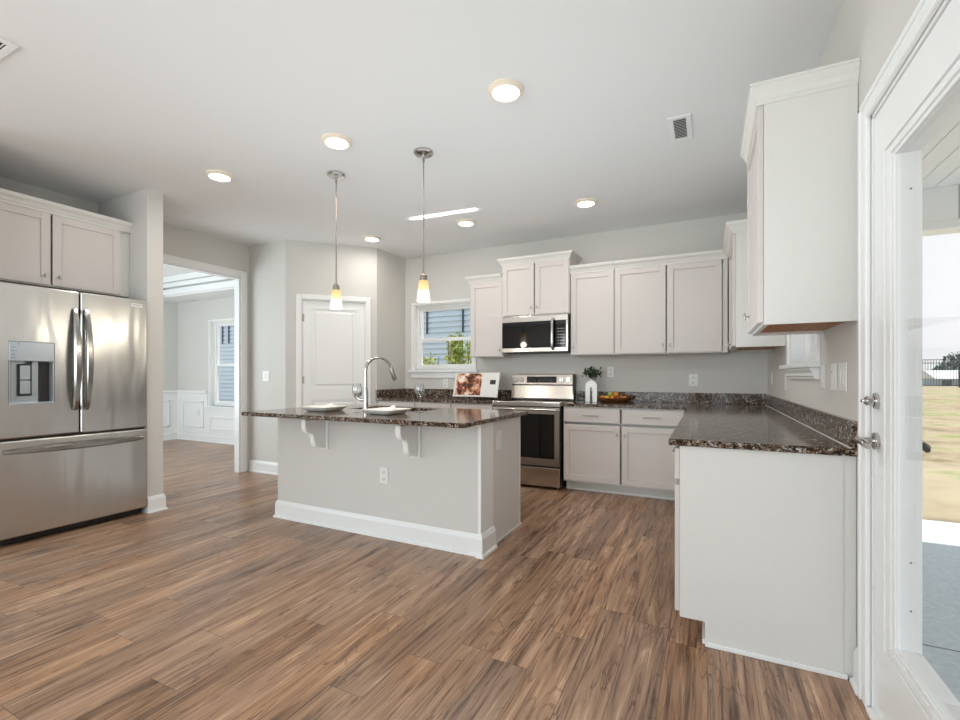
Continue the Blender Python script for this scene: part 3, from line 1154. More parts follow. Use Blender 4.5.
def base_cabinet(label, loc, rot, w, d, fronts, group, end_right=False, end_left=False, toe=True):
    """fronts: ('drawer', x0, x1, z0, z1) / ('door', x0, x1, z0, z1, knob_x)"""
    root = thing('base_cabinet', label, 'cabinet', loc, rot, group)
    b = MB()
    b.box(0.0, w, -(d - 0.075), -0.001, 0.105, 0.882)
    b.box(0.0, 0.012, -(d - 0.021), -(d - 0.075), 0.105, 0.882)
    b.box(w - 0.012, w, -(d - 0.021), -(d - 0.075), 0.105, 0.882)
    b.box(0.012, w - 0.012, -(d - 0.021), -(d - 0.075), 0.862, 0.882)
    b.box(0.012, w - 0.012, -(d - 0.021), -(d - 0.075), 0.105, 0.125)
    b.build('carcass', M['cabside'], root)
    b = MB()
    b.box(0.0, w, -(d - 0.126), -(d - 0.14), 0.0, 0.1045)
    b.build('toe_kick', M['cabside'], root)
    MB().box(0.0, w, -(d - 0.114), -(d - 0.1255), 0.0, 0.022, 0.003).build('shoe_molding', M['trim'], root)
    for fr in fronts:
        b = MB()
        if fr[0] == 'drawer':
            b.box(fr[1], fr[2], -d, -(d - 0.02), fr[3], fr[4], 0.003)
            o = b.build('drawer', M['cab'], root)
            bar_pull(o, (fr[1] + fr[2]) / 2, (fr[3] + fr[4]) / 2, -d)
        else:
            shaker(b, fr[1], fr[2], fr[3], fr[4], -d)
            o = b.build('door', M['cab'], root)
            knob(o, fr[5], fr[4] - 0.085, -d)
    if end_right:
        e = MB()
        e.prism([(-0.042, 0.0), (-(d - 0.125), 0.0), (-(d - 0.125), 0.105), (-(d - 0.024), 0.105), (-(d - 0.024), 0.882), (-0.042, 0.882)], 'x', w, w + 0.008)
        e.build('end_panel', M['cabside'], root)
        MB().box(w, w + 0.004, -0.0415, -0.001, 0.0, 0.882).build('filler_strip', M['cabside'], root)
        MB().box(w + 0.008, w + 0.02, -(d - 0.125), -0.03, 0.0, 0.02, 0.003).build('shoe_molding', M['trim'], root)
    return root


GB = 'painted base cabinets under granite'
DB = 0.63
base_cabinet('two-drawer two-door base cabinet right of the range', (-1.352, Y0, 0), 0, 1.160, DB,
             [('drawer', 0.004, 0.572, 0.725, 0.868), ('drawer', 0.590, 1.154, 0.725, 0.868), ('door', 0.004, 0.572, 0.122, 0.70, 0.542), ('door', 0.590, 1.154, 0.122, 0.70, 0.620)], GB)
base_cabinet('base cabinet with plain white end panel at the near end of the right counter', (XR - 0.001, 3.10, 0), radians(-90), 3.10 - 2.285, 0.661,
             [('drawer', 0.01, 0.805, 0.725, 0.868), ('door', 0.01, 0.805, 0.122, 0.70, 0.05)], GB, end_right=True)
base_cabinet('corner base cabinet on the right wall behind the near end cabinet', (XR - 0.001, 4.655, 0), radians(-90), 4.655 - 3.102, 0.661,
             [('drawer', 0.02, 0.76, 0.725, 0.868), ('drawer', 0.78, 1.545, 0.725, 0.868), ('door', 0.02, 0.76, 0.122, 0.70, 0.72), ('door', 0.78, 1.545, 0.122, 0.70, 0.82)], GB)
for (x0, x1, lab) in ((-3.795, -3.215, 'base cabinet under the back window next to the pantry wall, behind the island'),
                      (-3.213, -2.706, 'base cabinet below the outlet left of the cookbook, behind the island'),
                      (-2.704, -2.168, 'base cabinet left of the range under the cookbook, behind the island')):
    w = x1 - x0
    base_cabinet(lab, (x0, Y0, 0), 0, w, DB, [('drawer', 0.006, w - 0.006, 0.725, 0.868), ('door', 0.006, w - 0.006, 0.122, 0.70, 0.05)], GB)


# -------------------------------------------------- countertops
def slab(mb, pts, z0=0.884, z1=0.914):
    mb.prism(pts, 'z', z0, z1, b=0.004)


ct = thing('countertop', 'L-shaped dark granite countertop running from the range to the right wall end', 'countertop', (-0.2, 4.9, 0.884), 0, world=True)
b = MB()
CF = YB - 0.655
slab(b, [(-1.368, CF), (-0.161, CF), (-0.161, 2.255), (XR - 0.001, 2.255), (XR - 0.001, YB - 0.001), (-1.368, YB - 0.001)])
b.build('worktop', M['granite'], ct)
b = MB()
b.box(-1.368, XR - 0.001, YB - 0.021, YB - 0.001, 0.9145, 1.022, 0.002)
b.box(XR - 0.021, XR - 0.001, 2.257, YB - 0.022, 0.9145, 1.022, 0.002)
b.build('backsplash', M['granite'], ct)
b = MB()
b.box(XR - 0.0235, XR - 0.0212, 2.26, YB - 0.022, 0.9142, 0.9172)
b.build('caulk_line', M['plate'], ct)
ct = thing('countertop', 'straight dark granite countertop left of the range under the back window', 'countertop', (-3.0, 4.9, 0.884), 0, world=True)
b = MB()
slab(b, [(-3.803, CF), (-2.166, CF), (-2.166, YB - 0.001), (-3.803, YB - 0.001)])
b.build('worktop', M['granite'], ct)
b = MB()
b.box(-3.803, -2.166, YB - 0.021, YB - 0.001, 0.9145, 1.022, 0.002)
b.box(-3.803, -3.783, CF + 0.01, YB - 0.022, 0.9145, 1.022, 0.002)
b.build('backsplash', M['granite'], ct)

# ================================================================== ISLAND
IX0, IX1, IY0, IY1 = -3.285, -1.352, 2.742, 3.455
isl = thing('kitchen_island', 'kitchen island base with grey panel front and scrolled corbels', 'island', ((IX0 + IX1) / 2, 3.1, 0), 0, world=True)
b = MB()
b.box(IX0, IX1, IY0, IY0 + 0.125, 0.0, 0.883)
b.build('panel_wall', M['wall'], isl)
b = MB()
b.box(IX0 + 0.01, -2.83, IY0 + 0.126, IY1, 0.10, 0.883)
b.box(-2.03, IX1 - 0.016, IY0 + 0.126, IY1, 0.10, 0.883)
b.box(-2.83, -2.03, IY0 + 0.126, IY1, 0.10, 0.66)
b.box(-2.83, -2.03, IY0 + 0.126, 3.03, 0.66, 0.883)
b.box(-2.83, -2.03, 3.435, IY1, 0.66, 0.883)
b.box(IX0 + 0.01, IX1 - 0.016, IY0 + 0.126, IY1 - 0.08, 0.0, 0.10)
b.build('cabinet_body', M['cabside'], isl)
b = MB()
b.box(IX1 - 0.015, IX1 - 0.003, IY0 + 0.19, IY1 - 0.02, 0.0, 0.883)
b.box(IX1 - 0.016, IX1 + 0.002, IY1 - 0.02, IY1, 0.0, 0.883, 0.002)
b.box(IX1 - 0.003, IX1 + 0.005, IY0 + 0.19, IY1 + 0.02, 0.0, 0.018, 0.003)
b.build('end_panel', M['cabside'], isl)
b = MB()
b.box(IX1 - 0.018, IX1 + 0.005, IY0 - 0.014, IY0 + 0.185, 0.0, 0.883, 0.003)
b.build('corner_post', M['trim'], isl)
b = MB()
base_along(b, (IX0, IY0), (IX1 + 0.005, IY0), m0=1, m1=0)
base_along(b, (IX0, IY1 - 0.1), (IX0, IY0), m1=1)
PB2 = [(o + 0.002, z) for o, z in BP]
BPp = [(0, 0), (0.032, 0), (0.030, 0.016), (0.020, 0.022), (0.019, 0.118), (0.012, 0.138), (0.006, 0.150), (0, 0.150)]
base_along(b, (IX1 - 0.018, IY0 - 0.014), (IX1 + 0.005, IY0 - 0.014), BPp, 0, 1)
base_along(b, (IX1 + 0.005, IY0 - 0.014), (IX1 + 0.005, IY0 + 0.185), BPp, 1, 0)
b.build('baseboard', M['trim'], isl)
b = MB()
b.box(IX0 + 0.0, IX1 - 0.019, IY0 - 0.016, IY0, 0.862, 0.883, 0.003)
b.build('top_rail', M['trim'], isl)
# corbels
CP = [(0, 0.862), (-0.205, 0.862), (-0.208, 0.832), (-0.204, 0.80), (-0.192, 0.775), (-0.175, 0.765), (-0.160, 0.764), (-0.140, 0.757), (-0.126, 0.740), (-0.120, 0.715), (-0.116, 0.68), (-0.104, 0.655), (-0.084, 0.642), (-0.055, 0.640), (-0.04, 0.64), (-0.034, 0.63), (0, 0.63)]
for cx in (-2.745, -1.868):
    b = MB()
    b.prism([(IY0 - 0.016 + p[0], p[1]) for p in CP], 'x', cx - 0.022, cx + 0.022, 0.003)
    o = b.build('corbel', M['trim'], isl)
    MB().box(cx - 0.04, cx + 0.04, IY0 - 0.0155, IY0 - 0.0005, 0.615, 0.861, 0.003).build('corbel_backplate', M['trim'], o)
# cabinet fronts on the working side
for i in range(3):
    w = (IX1 - IX0 - 0.05) / 3
    x0 = IX0 + 0.03 + i * w
    t = MB()
    t.box(x0 + 0.006, x0 + w - 0.006, IY1 + 0.001, IY1 + 0.02, 0.725, 0.868, 0.003).box(x0 + 0.006, x0 + w - 0.006, IY1 + 0.001, IY1 + 0.02, 0.122, 0.70, 0.003)
    t.build('door', M['cab'], isl)

# island worktop with sink cut-out
KX0, KX1, KY0, KY1 = -2.80, -2.06, 3.06, 3.41
TX0, TX1, TY0, TY1 = -3.318, -1.312, 2.425, 3.535
it = thing('countertop', 'dark granite island countertop with seating overhang and undermount sink', 'countertop', ((TX0 + TX1) / 2, 3.0, 0.884), 0, world=True)
t = bmesh.new()


def ring(pts, z):
    return [t.verts.new((p[0], p[1], z)) for p in pts]


def quad_ring(A, B):
    for i in range(len(A)):
        j = (i + 1) % len(A)
        t.faces.new((A[i], A[j], B[j], B[i]))


O = [(TX0, TY0), (TX1, TY0), (TX1, TY1), (TX0, TY1)]
I = [(KX0, KY0), (KX1, KY0), (KX1, KY1), (KX0, KY1)]
e = 0.004
Oi = [(TX0 + e, TY0 + e), (TX1 - e, TY0 + e), (TX1 - e, TY1 - e), (TX0 + e, TY1 - e)]
ob, oa, ot, it_, ib, obb = ring(Oi, 0.884), ring(O, 0.888), ring(O, 0.910), None, None, None
otop = ring(Oi, 0.914)
itop = ring(I, 0.914)
ibot = ring(I, 0.884)
quad_ring(ob, oa)
quad_ring(oa, ot)
quad_ring(ot, otop)
quad_ring(otop, itop)
quad_ring(itop, ibot)
quad_ring(ibot, ob)
bmesh.ops.recalc_face_normals(t, faces=t.faces[:])
b = MB()
b._add(t)
b.build('worktop', M['granite'], it)

# sink
sk = thing('kitchen_sink', 'stainless undermount sink sunk into the island countertop', 'sink', ((KX0 + KX1) / 2, (KY0 + KY1) / 2, 0.70), 0, world=True)
b = MB()
g = 0.004
b.box(KX0 - g, KX1 + g, KY0 - g, KY0 - g + 0.003, 0.70, 0.8835).box(KX0 - g, KX1 + g, KY1 + g - 0.003, KY1 + g, 0.70, 0.8835)
b.box(KX0 - g, KX0 - g + 0.003, KY0, KY1, 0.70, 0.8835).box(KX1 + g - 0.003, KX1 + g, KY0, KY1, 0.70, 0.8835)
b.box(KX0 - g, KX1 + g, KY0 - g, KY1 + g, 0.697, 0.70)
b.build('basin', M['steelh'], sk)
MB().cyl(((KX0 + KX1) / 2, (KY0 + KY1) / 2, 0.702), 0.045, 0.004, 'z').build('drain', M['chrome'], sk)

# faucet
FX, FY = -2.555, 3.005
fa = thing('kitchen_faucet', 'tall gooseneck pull-down faucet in polished nickel standing on the island', 'faucet', (FX, FY, 0.9145), 0, world=True)
b = MB()
b.lathe([(0, 0), (0.030, 0), (0.030, 0.008), (0.024, 0.014), (0.021, 0.05), (0.020, 0.16), (0.016, 0.19), (0.0, 0.19)], (FX, FY, 0.9145))
b.build('faucet_body', M['chrome'], fa, True)
path = [(FX, FY, 1.09)]
R = 0.112
dv = Vector((0.55, 0.84)).normalized()
for i in range(0, 25):
    a = pi - i * (pi * 0.92) / 24
    path.append((FX + dv.x * (R + R * cos(a)), FY + dv.y * (R + R * cos(a)), 1.243 + R * sin(a)))
b = MB()
b.tube(path, 0.0135, 16)
b.build('spout', M['chrome'], fa, True)
e1 = Vector(path[-1])
dd = (Vector(path[-1]) - Vector(path[-2])).normalized()
b = MB()
b.tube([e1, e1 + dd * 0.012, e1 + dd * 0.05, e1 + dd * 0.10, e1 + dd * 0.115], [0.0135, 0.017, 0.0185, 0.020, 0.016], 16)
b.build('spray_head', M['nickel'], fa, True)
b = MB()
b.cyl((FX - 0.02, FY - 0.012, 1.0), 0.014, 0.05, 'x', 16)
b.tube([(FX - 0.045, FY - 0.012, 1.0), (FX - 0.07, FY - 0.016, 1.012), (FX - 0.11, FY - 0.022, 1.04)], [0.012, 0.008, 0.006], 12)
b.build('handle', M['chrome'], fa, True)


# -------------------------------------------------- place settings
def square_dish(mb, s, rim, h, th=0.006, n=6):
    """upturned square dish with rounded corners centred on the origin"""
    t = bmesh.new()

    def loop(half, r, z, bow=0):
        out = []
        for cx, cy, a0 in ((1, 1, 0), (-1, 1, 90), (-1, -1, 180), (1, -1, 270)):
            for k in range(n + 1):
                a = radians(a0 + 90 * k / n)
                out.append(t.verts.new((cx * (half - r) + r * cos(a), cy * (half - r) + r * sin(a), z)))
        return out
    loops = [loop(s * 0.66, 0.03, 0.0), loop(s * 0.78, 0.035, 0.004), loop(s, 0.03, h - 0.003), loop(s + 0.002, 0.03, h), loop(s - 0.006, 0.028, h + 0.001), loop(s * 0.76, 0.03, 0.010), loop(s * 0.62, 0.028, 0.007)]
    for A, B in zip(loops, loops[1:]):
        for i in range(len(A)):
            j = (i + 1) % len(A)
            t.faces.new((A[i], A[j], B[j], B[i]))
    t.faces.new(loops[0][::-1])
    t.faces.new(loops[-1])
    bmesh.ops.recalc_face_normals(t, faces=t.faces[:])
    mb._add(t)


def napkin_mesh(mb):
    pts = [(-0.078, -0.048), (0.078, -0.05), (0.08, 0.048), (-0.074, 0.05)]
    mb.prism(pts, 'z', 0.0, 0.008, 0.003)
    # folded peak
    t = bmesh.new()
    v = [t.verts.new(p) for p in ((-0.05, -0.03, 0.008), (0.045, -0.035, 0.008), (0.05, 0.03, 0.008), (-0.045, 0.035, 0.008), (0.030, 0.012, 0.055), (-0.03, 0.0, 0.030))]
    for f in ((0, 1, 4), (1, 2, 4), (2, 3, 5), (2, 5, 4), (3, 0, 5), (0, 4, 5), (0, 3, 2, 1)):
        t.faces.new([v[i] for i in f])
    bmesh.ops.recalc_face_normals(t, faces=t.faces[:])
    mb._add(t)


PL = ((-2.81, 2.80, 0.05, 'white square plate left of the faucet on the island', 'leftmost folded white napkin, on the plate left of the faucet'),
      (-2.165, 2.78, -0.05, 'white square plate right of the faucet on the island', 'folded white napkin on the plate in front of the wine glass'))
first = None
for x, y, rz, la, lb in PL:
    if first is None:
        b = MB()
        square_dish(b, 0.14, 0.03, 0.036)
        p0 = b.build('dinner_plate', M['ceramic'], None, True)
        b = MB()
        napkin_mesh(b)
        n0 = b.build('napkin', M['napkin'])
        first = (p0, n0)
        p, n_ = first
    else:
        p, n_ = [copy_tree(o) for o in first]
    p.location = (x, y, 0.9148)
    n_.location = (x + 0.02, y + 0.02, 0.9255)
    for o in (p, n_):
        o.rotation_euler = (0, 0, rz)
    tag(p, la, 'plate', 'plates on the island')
    tag(n_, lb, 'napkin', 'folded napkins on the island')

g0 = None
for x, y, lab in ((-2.045, 3.045, 'empty wine glass right of the plates, clear against the back window counter'),
                  (-2.485, 2.82, 'empty wine glass between the two plates in front of the faucet')):
    if g0 is None:
        g0 = thing('wine_glass', lab, 'wine glass', (x, y, 0.9145), 0, 'wine glasses on the island')
        b = MB()
        b.lathe([(0.0, 0.105), (0.010, 0.108), (0.026, 0.125), (0.038, 0.15), (0.041, 0.175), (0.037, 0.205), (0.032, 0.225), (0.0308, 0.225), (0.0356, 0.204), (0.0395, 0.175), (0.0365, 0.151), (0.0245, 0.1275), (0.009, 0.111), (0, 0.108)], seg=32)
        b.build('glass_bowl', M['wineglass'], g0, True)
        b = MB()
        b.lathe([(0, 0), (0.033, 0), (0.034, 0.002), (0.016, 0.006), (0.005, 0.014), (0.0038, 0.03), (0.0038, 0.09), (0.006, 0.102), (0.009, 0.1075), (0, 0.1045)], seg=24)
        b.build('glass_stem', M['wineglass'], g0, True)
    else:
        g1 = copy_tree(g0)
        g1.location = (x, y, 0.9145)
        g1['label'] = lab

# ================================================================== REFRIGERATOR
fr = thing('refrigerator', 'stainless steel french door refrigerator with ice dispenser in the alcove', 'refrigerator', (-4.75, 1.82, 0), 0, world=True)
RYA, RYB_, RXF = 1.345, 2.292, -4.365
b = MB()
b.box(-5.17, RXF - 0.075, RYA + 0.004, RYB_ - 0.004, 0.03, 1.84, 0.004)
b.build('cabinet_body', M['dark'], fr)
b = MB()
b.box(RXF - 0.10, RXF - 0.055, RYA + 0.03, RYB_ - 0.02, 0.012, 0.058)
b.build('kick_grille', M['black'], fr)
# left door with dispenser hole
DA, DB_, DZ0, DZ1 = 1.405, 1.660, 1.0, 1.445
t = bmesh.new()
y0, y1, z0, z1, bv = RYA, 1.811, 0.757, 1.852, 0.012


def loop4(ya, yb, za, zb, x):
    return [t.verts.new(p) for p in ((x, ya, za), (x, yb, za), (x, yb, zb), (x, ya, zb))]


rings = [loop4(y0, y1, z0, z1, RXF - 0.07), loop4(y0, y1, z0, z1, RXF - bv), loop4(y0 + bv * 0.3, y1 - bv * 0.3, z0 + bv * 0.3, z1 - bv * 0.3, RXF - bv * 0.3), loop4(y0 + bv, y1 - bv, z0 + bv, z1 - bv, RXF),
         loop4(DA, DB_, DZ0, DZ1, RXF), loop4(DA + 0.002, DB_ - 0.002, DZ0 + 0.002, DZ1 - 0.002, RXF - 0.06)]
for A, B in zip(rings, rings[1:]):
    quad_ring(A, B)
bmesh.ops.recalc_face_normals(t, faces=t.faces[:])
b = MB()
b._add(t)
dl = b.build('door', M['steel'], fr)
b = MB()
b.box(RXF - 0.07, RXF, 1.819, RYB_, 0.757, 1.852, 0.010, 3)
drr = b.build('door', M['steel'], fr)
b = MB()
b.box(RXF - 0.07, RXF, RYA, RYB_, 0.062, 0.742, 0.010, 3)
dz = b.build('freezer_drawer', M['steel'], fr)
MB().box(RXF - 0.06, RXF - 0.03, RYA + 0.01, RYB_ - 0.01, 0.7425, 0.7565).build('drawer_gasket', M['black'], fr)


def bowed_handle(parent, p0, p1, out, wdir, w=0.025, th=0.009, n=18, bow=0.055):
    p0, p1 = Vector(p0), Vector(p1)
    out, wdir = Vector(out), Vector(wdir)
    t = bmesh.new()
    rg = []
    for i in range(n + 1):
        s = i / n
        c = p0.lerp(p1, s) + out * (bow * (sin(pi * s) ** 0.55) if 0 < s < 1 else 0.0)
        ww = w * (0.62 + 0.38 * sin(pi * s))
        d = p0.lerp(p1, min(1, s + 0.02)) - p0.lerp(p1, max(0, s - 0.02))
        q = []
        for a, bb in ((-1, -0.4), (-0.6, 1), (0.6, 1), (1, -0.4), (0.5, -1), (-0.5, -1)):
            q.append(t.verts.new(c + wdir * (ww * a) + out * (th * bb)))
        rg.append(q)
    for A, B in zip(rg, rg[1:]):
        for i in range(6):
            j = (i + 1) % 6
            t.faces.new((A[i], A[j], B[j], B[i]))
    t.faces.new(rg[0])
    t.faces.new(rg[-1][::-1])
    bmesh.ops.recalc_face_normals(t, faces=t.faces[:])
    m = MB()
    m._add(t)
    m.build('handle', M['handle'], parent, True)


bowed_handle(dl, (RXF + 0.008, 1.778, 0.935), (RXF + 0.008, 1.778, 1.715), (1, 0, 0), (0, 1, 0))
bowed_handle(drr, (RXF + 0.008, 1.852, 0.935), (RXF + 0.008, 1.852, 1.715), (1, 0, 0), (0, 1, 0))
bowed_handle(dz, (RXF + 0.008, 1.378, 0.668), (RXF + 0.008, 2.255, 0.668), (1, 0, 0), (0, 0, 1), 0.024)
# dispenser
b = MB()
b.box(RXF - 0.060, RXF - 0.056, DA + 0.001, DB_ - 0.001, DZ0 + 0.002, DZ1 - 0.002)
b.box(RXF - 0.0555, RXF - 0.001, DB_ - 0.012, DB_ - 0.003, DZ0 + 0.003, 1.30)
b.box(RXF - 0.0555, RXF - 0.001, DA + 0.003, DA + 0.012, DZ0 + 0.003, 1.30)
ds = b.build('dispenser_recess', M['panelgrey'], dl)
MB().box(RXF - 0.055, RXF + 0.003, DA + 0.002, DB_ - 0.002, 1.305, DZ1 - 0.003, 0.003).build('control_panel', M['panelgrey'], dl)
MB().box(RXF - 0.0555, RXF - 0.052, DB_ - 0.075, DB_ - 0.013, DZ0 + 0.01, 1.302).build('dark_insert', M['dark'], ds)
MB().box(RXF - 0.0555, RXF - 0.052, DA + 0.013, DA + 0.03, DZ0 + 0.01, 1.302).build('dark_insert', M['dark'], ds)
b = MB()
frame_t = (1.468, 1.545, 1.055, 1.285)
b.box(RXF - 0.054, RXF - 0.040, frame_t[0], frame_t[1], frame_t[2], frame_t[3], 0.004)
pdl = b.build('dispenser_paddle', M['dark'], dl)
MB().box(RXF - 0.0395, RXF - 0.034, 1.478, 1.535, 1.07, 1.165, 0.003).box(RXF - 0.0395, RXF - 0.034, 1.478, 1.535, 1.172, 1.275, 0.003).build('paddle_face', M['panelgrey'], pdl)
MB().box(RXF - 0.055, RXF + 0.004, DA + 0.002, DB_ - 0.002, DZ0 - 0.004, DZ0 + 0.010, 0.002).build('drip_tray', M['panelgrey'], dl)
MB().cyl((RXF - 0.035, 1.53, 1.295), 0.014, 0.018, 'z').build('spout', M['black'], dl)
for zz in (1.40, 1.375, 1.35, 1.325):
    MB().box(RXF + 0.003, RXF + 0.0036, 1.420, 1.440, zz, zz + 0.004).build('button_mark', M['slot'], dl)
MB().box(RXF + 0.003, RXF + 0.0036, 1.455, 1.463, 1.422, 1.43).build('indicator', M['slot'], dl)
b = MB()
b.box(RXF, RXF + 0.004, 2.166, 2.250, 1.787, 1.815, 0.001)
bd = b.build('badge', M['plate'], drr)
b = MB()
for i in range(9):
    b.box(RXF + 0.004, RXF + 0.0045, 2.175 + i * 0.0075, 2.180 + i * 0.0075, 1.799, 1.806)
b.build('badge_lettering', M['slot'], bd)
b = MB()
for yy in (RYA + 0.06, RYB_ - 0.05):
    for xx in (RXF - 0.12, -5.10):
        pass
for yy in (RYA + 0.06, RYB_ - 0.05):
    MB().cyl((RXF - 0.09, yy, 0.006), 0.016, 0.012, 'z', 16).build('foot', M['bowl'], fr)

# ================================================================== RANGE
rg = thing('range', 'freestanding stainless electric range with black oven window', 'range', (-1.78, 4.95, 0), 0, world=True)
GX0, GX1, GF = -2.158, -1.376, 4.655
b = MB()
b.box(GX0, GX1, GF + 0.03, YB - 0.012, 0.03, 0.90)
b.build('range_body', M['black'], rg)
b = MB()
b.box(GX0 + 0.006, GX1 - 0.006, GF + 0.012, 5.19, 0.901, 0.916, 0.003)
b.build('glass_cooktop', M['blackglass'], rg)
b = MB()
b.box(GX0, GX1, GF - 0.006, GF + 0.022, 0.870, 0.921, 0.006)
b.box(GX0, GX0 + 0.008, GF + 0.022, 5.19, 0.895, 0.921)
b.box(GX1 - 0.008, GX1, GF + 0.022, 5.19, 0.895, 0.921)
b.build('cooktop_trim', M['steelh'], rg)
# back guard
b = MB()
b.prism([(5.29, 0.92), (5.195, 0.92), (5.19, 0.935), (5.215, 1.085), (5.29, 1.085)], 'x', GX0 + 0.006, GX1 - 0.006, 0.003)
b.build('back_guard', M['steelh'], rg)
b = MB()
b.prism([(5.292, 1.098), (5.212, 1.098), (5.232, 1.212), (5.246, 1.222), (5.292, 1.222)], 'x', GX0 + 0.004, GX1 - 0.018, 0.004)
cp = b.build('control_panel', M['steelh'], rg)
MB().box(GX0 + 0.01, GX1 - 0.014, 5.22, 5.29, 1.0855, 1.0975).box(GX1 - 0.0175, GX1 - 0.004, 5.20, 5.292, 0.92, 1.218, 0.002).build('panel_trim', M['black'], rg)


def on_panel(x, z, off):
    k = (z - 1.098) / (1.212 - 1.098)
    return (x, 5.212 + 0.02 * k - off, z)


b = MB()
b.prism([(5.2145 - 0.0015, 1.118), (5.2265 - 0.0015, 1.192), (5.2275, 1.192), (5.2155, 1.118)], 'x', -1.960, -1.590)
dp = b.build('display', M['blackglass'], cp)
for i in range(7):
    for j in range(2):
        if (i * 3 + j) % 4 == 3:
            continue
        x = -1.955 + i * 0.047
        zz = 1.135 + j * 0.03
        y = on_panel(0, zz, 0)[1] - 0.0016
        MB().box(x, x + 0.024, y - 0.0006, y, zz, zz + 0.006).build('display_mark', M['panelgrey'], dp)
for kx in (-2.105, -2.03, -1.525, -1.445):
    x, y, z = on_panel(kx, 1.155, 0.014)
    b = MB()
    b.cyl((x, y, z), 0.026, 0.028, 'y', 24, b=0.004)
    kb = b.build('control_knob', M['chrome'], rg, True)
    MB().box(x - 0.005, x + 0.005, y - 0.024, y - 0.0135, z - 0.022, z + 0.022, 0.003).build('knob_grip', M['steelh'], kb)
# oven door
b = MB()
WZA, WZB = 0.325, 0.795
wx0, wx1 = GX0 + 0.055, GX1 - 0.06
b.box(GX0 + 0.004, wx0, GF - 0.012, GF + 0.028, 0.248, 0.862)
b.box(wx1, GX1 - 0.008, GF - 0.012, GF + 0.028, 0.248, 0.862)
b.box(wx0, wx1, GF - 0.012, GF + 0.028, 0.248, WZA)
b.box(wx0, wx1, GF - 0.012, GF + 0.028, WZB, 0.862)
od = b.build('oven_door', M['steelh'], rg)
MB().box(wx0, wx1, GF - 0.010, GF + 0.02, WZA, WZB).build('oven_window', M['blackglass'], od)
b = MB()
b.tube([(GX0 + 0.03, GF - 0.058, 0.842), (GX1 - 0.03, GF - 0.058, 0.842)], 0.013, 16)
for x in (GX0 + 0.045, GX1 - 0.05):
    b.box(x - 0.012, x + 0.012, GF - 0.058, GF - 0.0115, 0.832, 0.852, 0.003)
b.build('handle', M['chrome'], od, True)
b = MB()
b.box(GX0 + 0.004, GX1 - 0.008, GF - 0.010, GF + 0.028, 0.032, 0.230, 0.004)
b.build('storage_drawer', M['steelh'], rg)
for x in (GX0 + 0.05, GX1 - 0.05):
    for y in (GF + 0.06, 5.24):
        MB().cyl((x, y, 0.0155), 0.02, 0.030, 'z', 12).build('foot', M['black'], rg)

# ================================================================== MICROWAVE
mw = thing('microwave', 'stainless over-the-range microwave with black glass front', 'microwave', (-1.76, 5.1, 1.468), 0, world=True)
MX0, MX1, MF, MZ0, MZ1 = -2.158, -1.366, 4.93, 1.468, 1.882
b = MB()
b.box(MX0 + 0.002, MX1 - 0.002, MF + 0.03, YB - 0.002, MZ0, MZ1)
b.build('case', M['black'], mw)
b = MB()
b.box(MX0, MX1 - 0.006, MF - 0.002, MF + 0.029, MZ1 - 0.068, MZ1 - 0.001, 0.004)
b.box(MX1 - 0.028, MX1 - 0.006, MF - 0.002, MF + 0.029, MZ0 + 0.05, MZ1 - 0.068, 0.002)
b.build('top_band', M['steelh'], mw)
b = MB()
b.box(MX0, -1.512, MF, MF + 0.029, MZ0 + 0.052, MZ1 - 0.069, 0.003)
md = b.build('door', M['blackglass'], mw)
b = MB()
b.box(MX0, MX1 - 0.006, MF - 0.002, MF + 0.029, MZ0 + 0.002, MZ0 + 0.051, 0.004)
b.build('bottom_band', M['steelh'], mw)
b = MB()
b.tube([(-1.540, MF - 0.002, MZ1 - 0.04), (-1.540, MF - 0.035, MZ1 - 0.06), (-1.540, MF - 0.042, MZ1 - 0.12), (-1.540, MF - 0.045, 1.69), (-1.540, MF - 0.042, MZ0 + 0.10), (-1.540, MF - 0.035, MZ0 + 0.05), (-1.540, MF - 0.002, MZ0 + 0.03)], 0.016, 14)
b.build('handle', M['chrome'], md, True)
b = MB()
b.box(-1.510, MX1 - 0.029, MF, MF + 0.029, MZ0 + 0.052, MZ1 - 0.069, 0.002)
cpn = b.build('control_panel', M['blackglass'], mw)
b = MB()
for i in range(3):
    for j in range(6):
        b.box(-1.487 + i * 0.030, -1.472 + i * 0.030, MF - 0.0008, MF, 1.555 + j * 0.033, 1.561 + j * 0.033)
b.build('keypad_marks', M['nickel'], cpn)
MB().box(MX0 + 0.03, MX1 - 0.03, MF + 0.05, 5.25, MZ0 - 0.006, MZ0 - 0.0005).build('bottom_vent', M['dark'], mw)


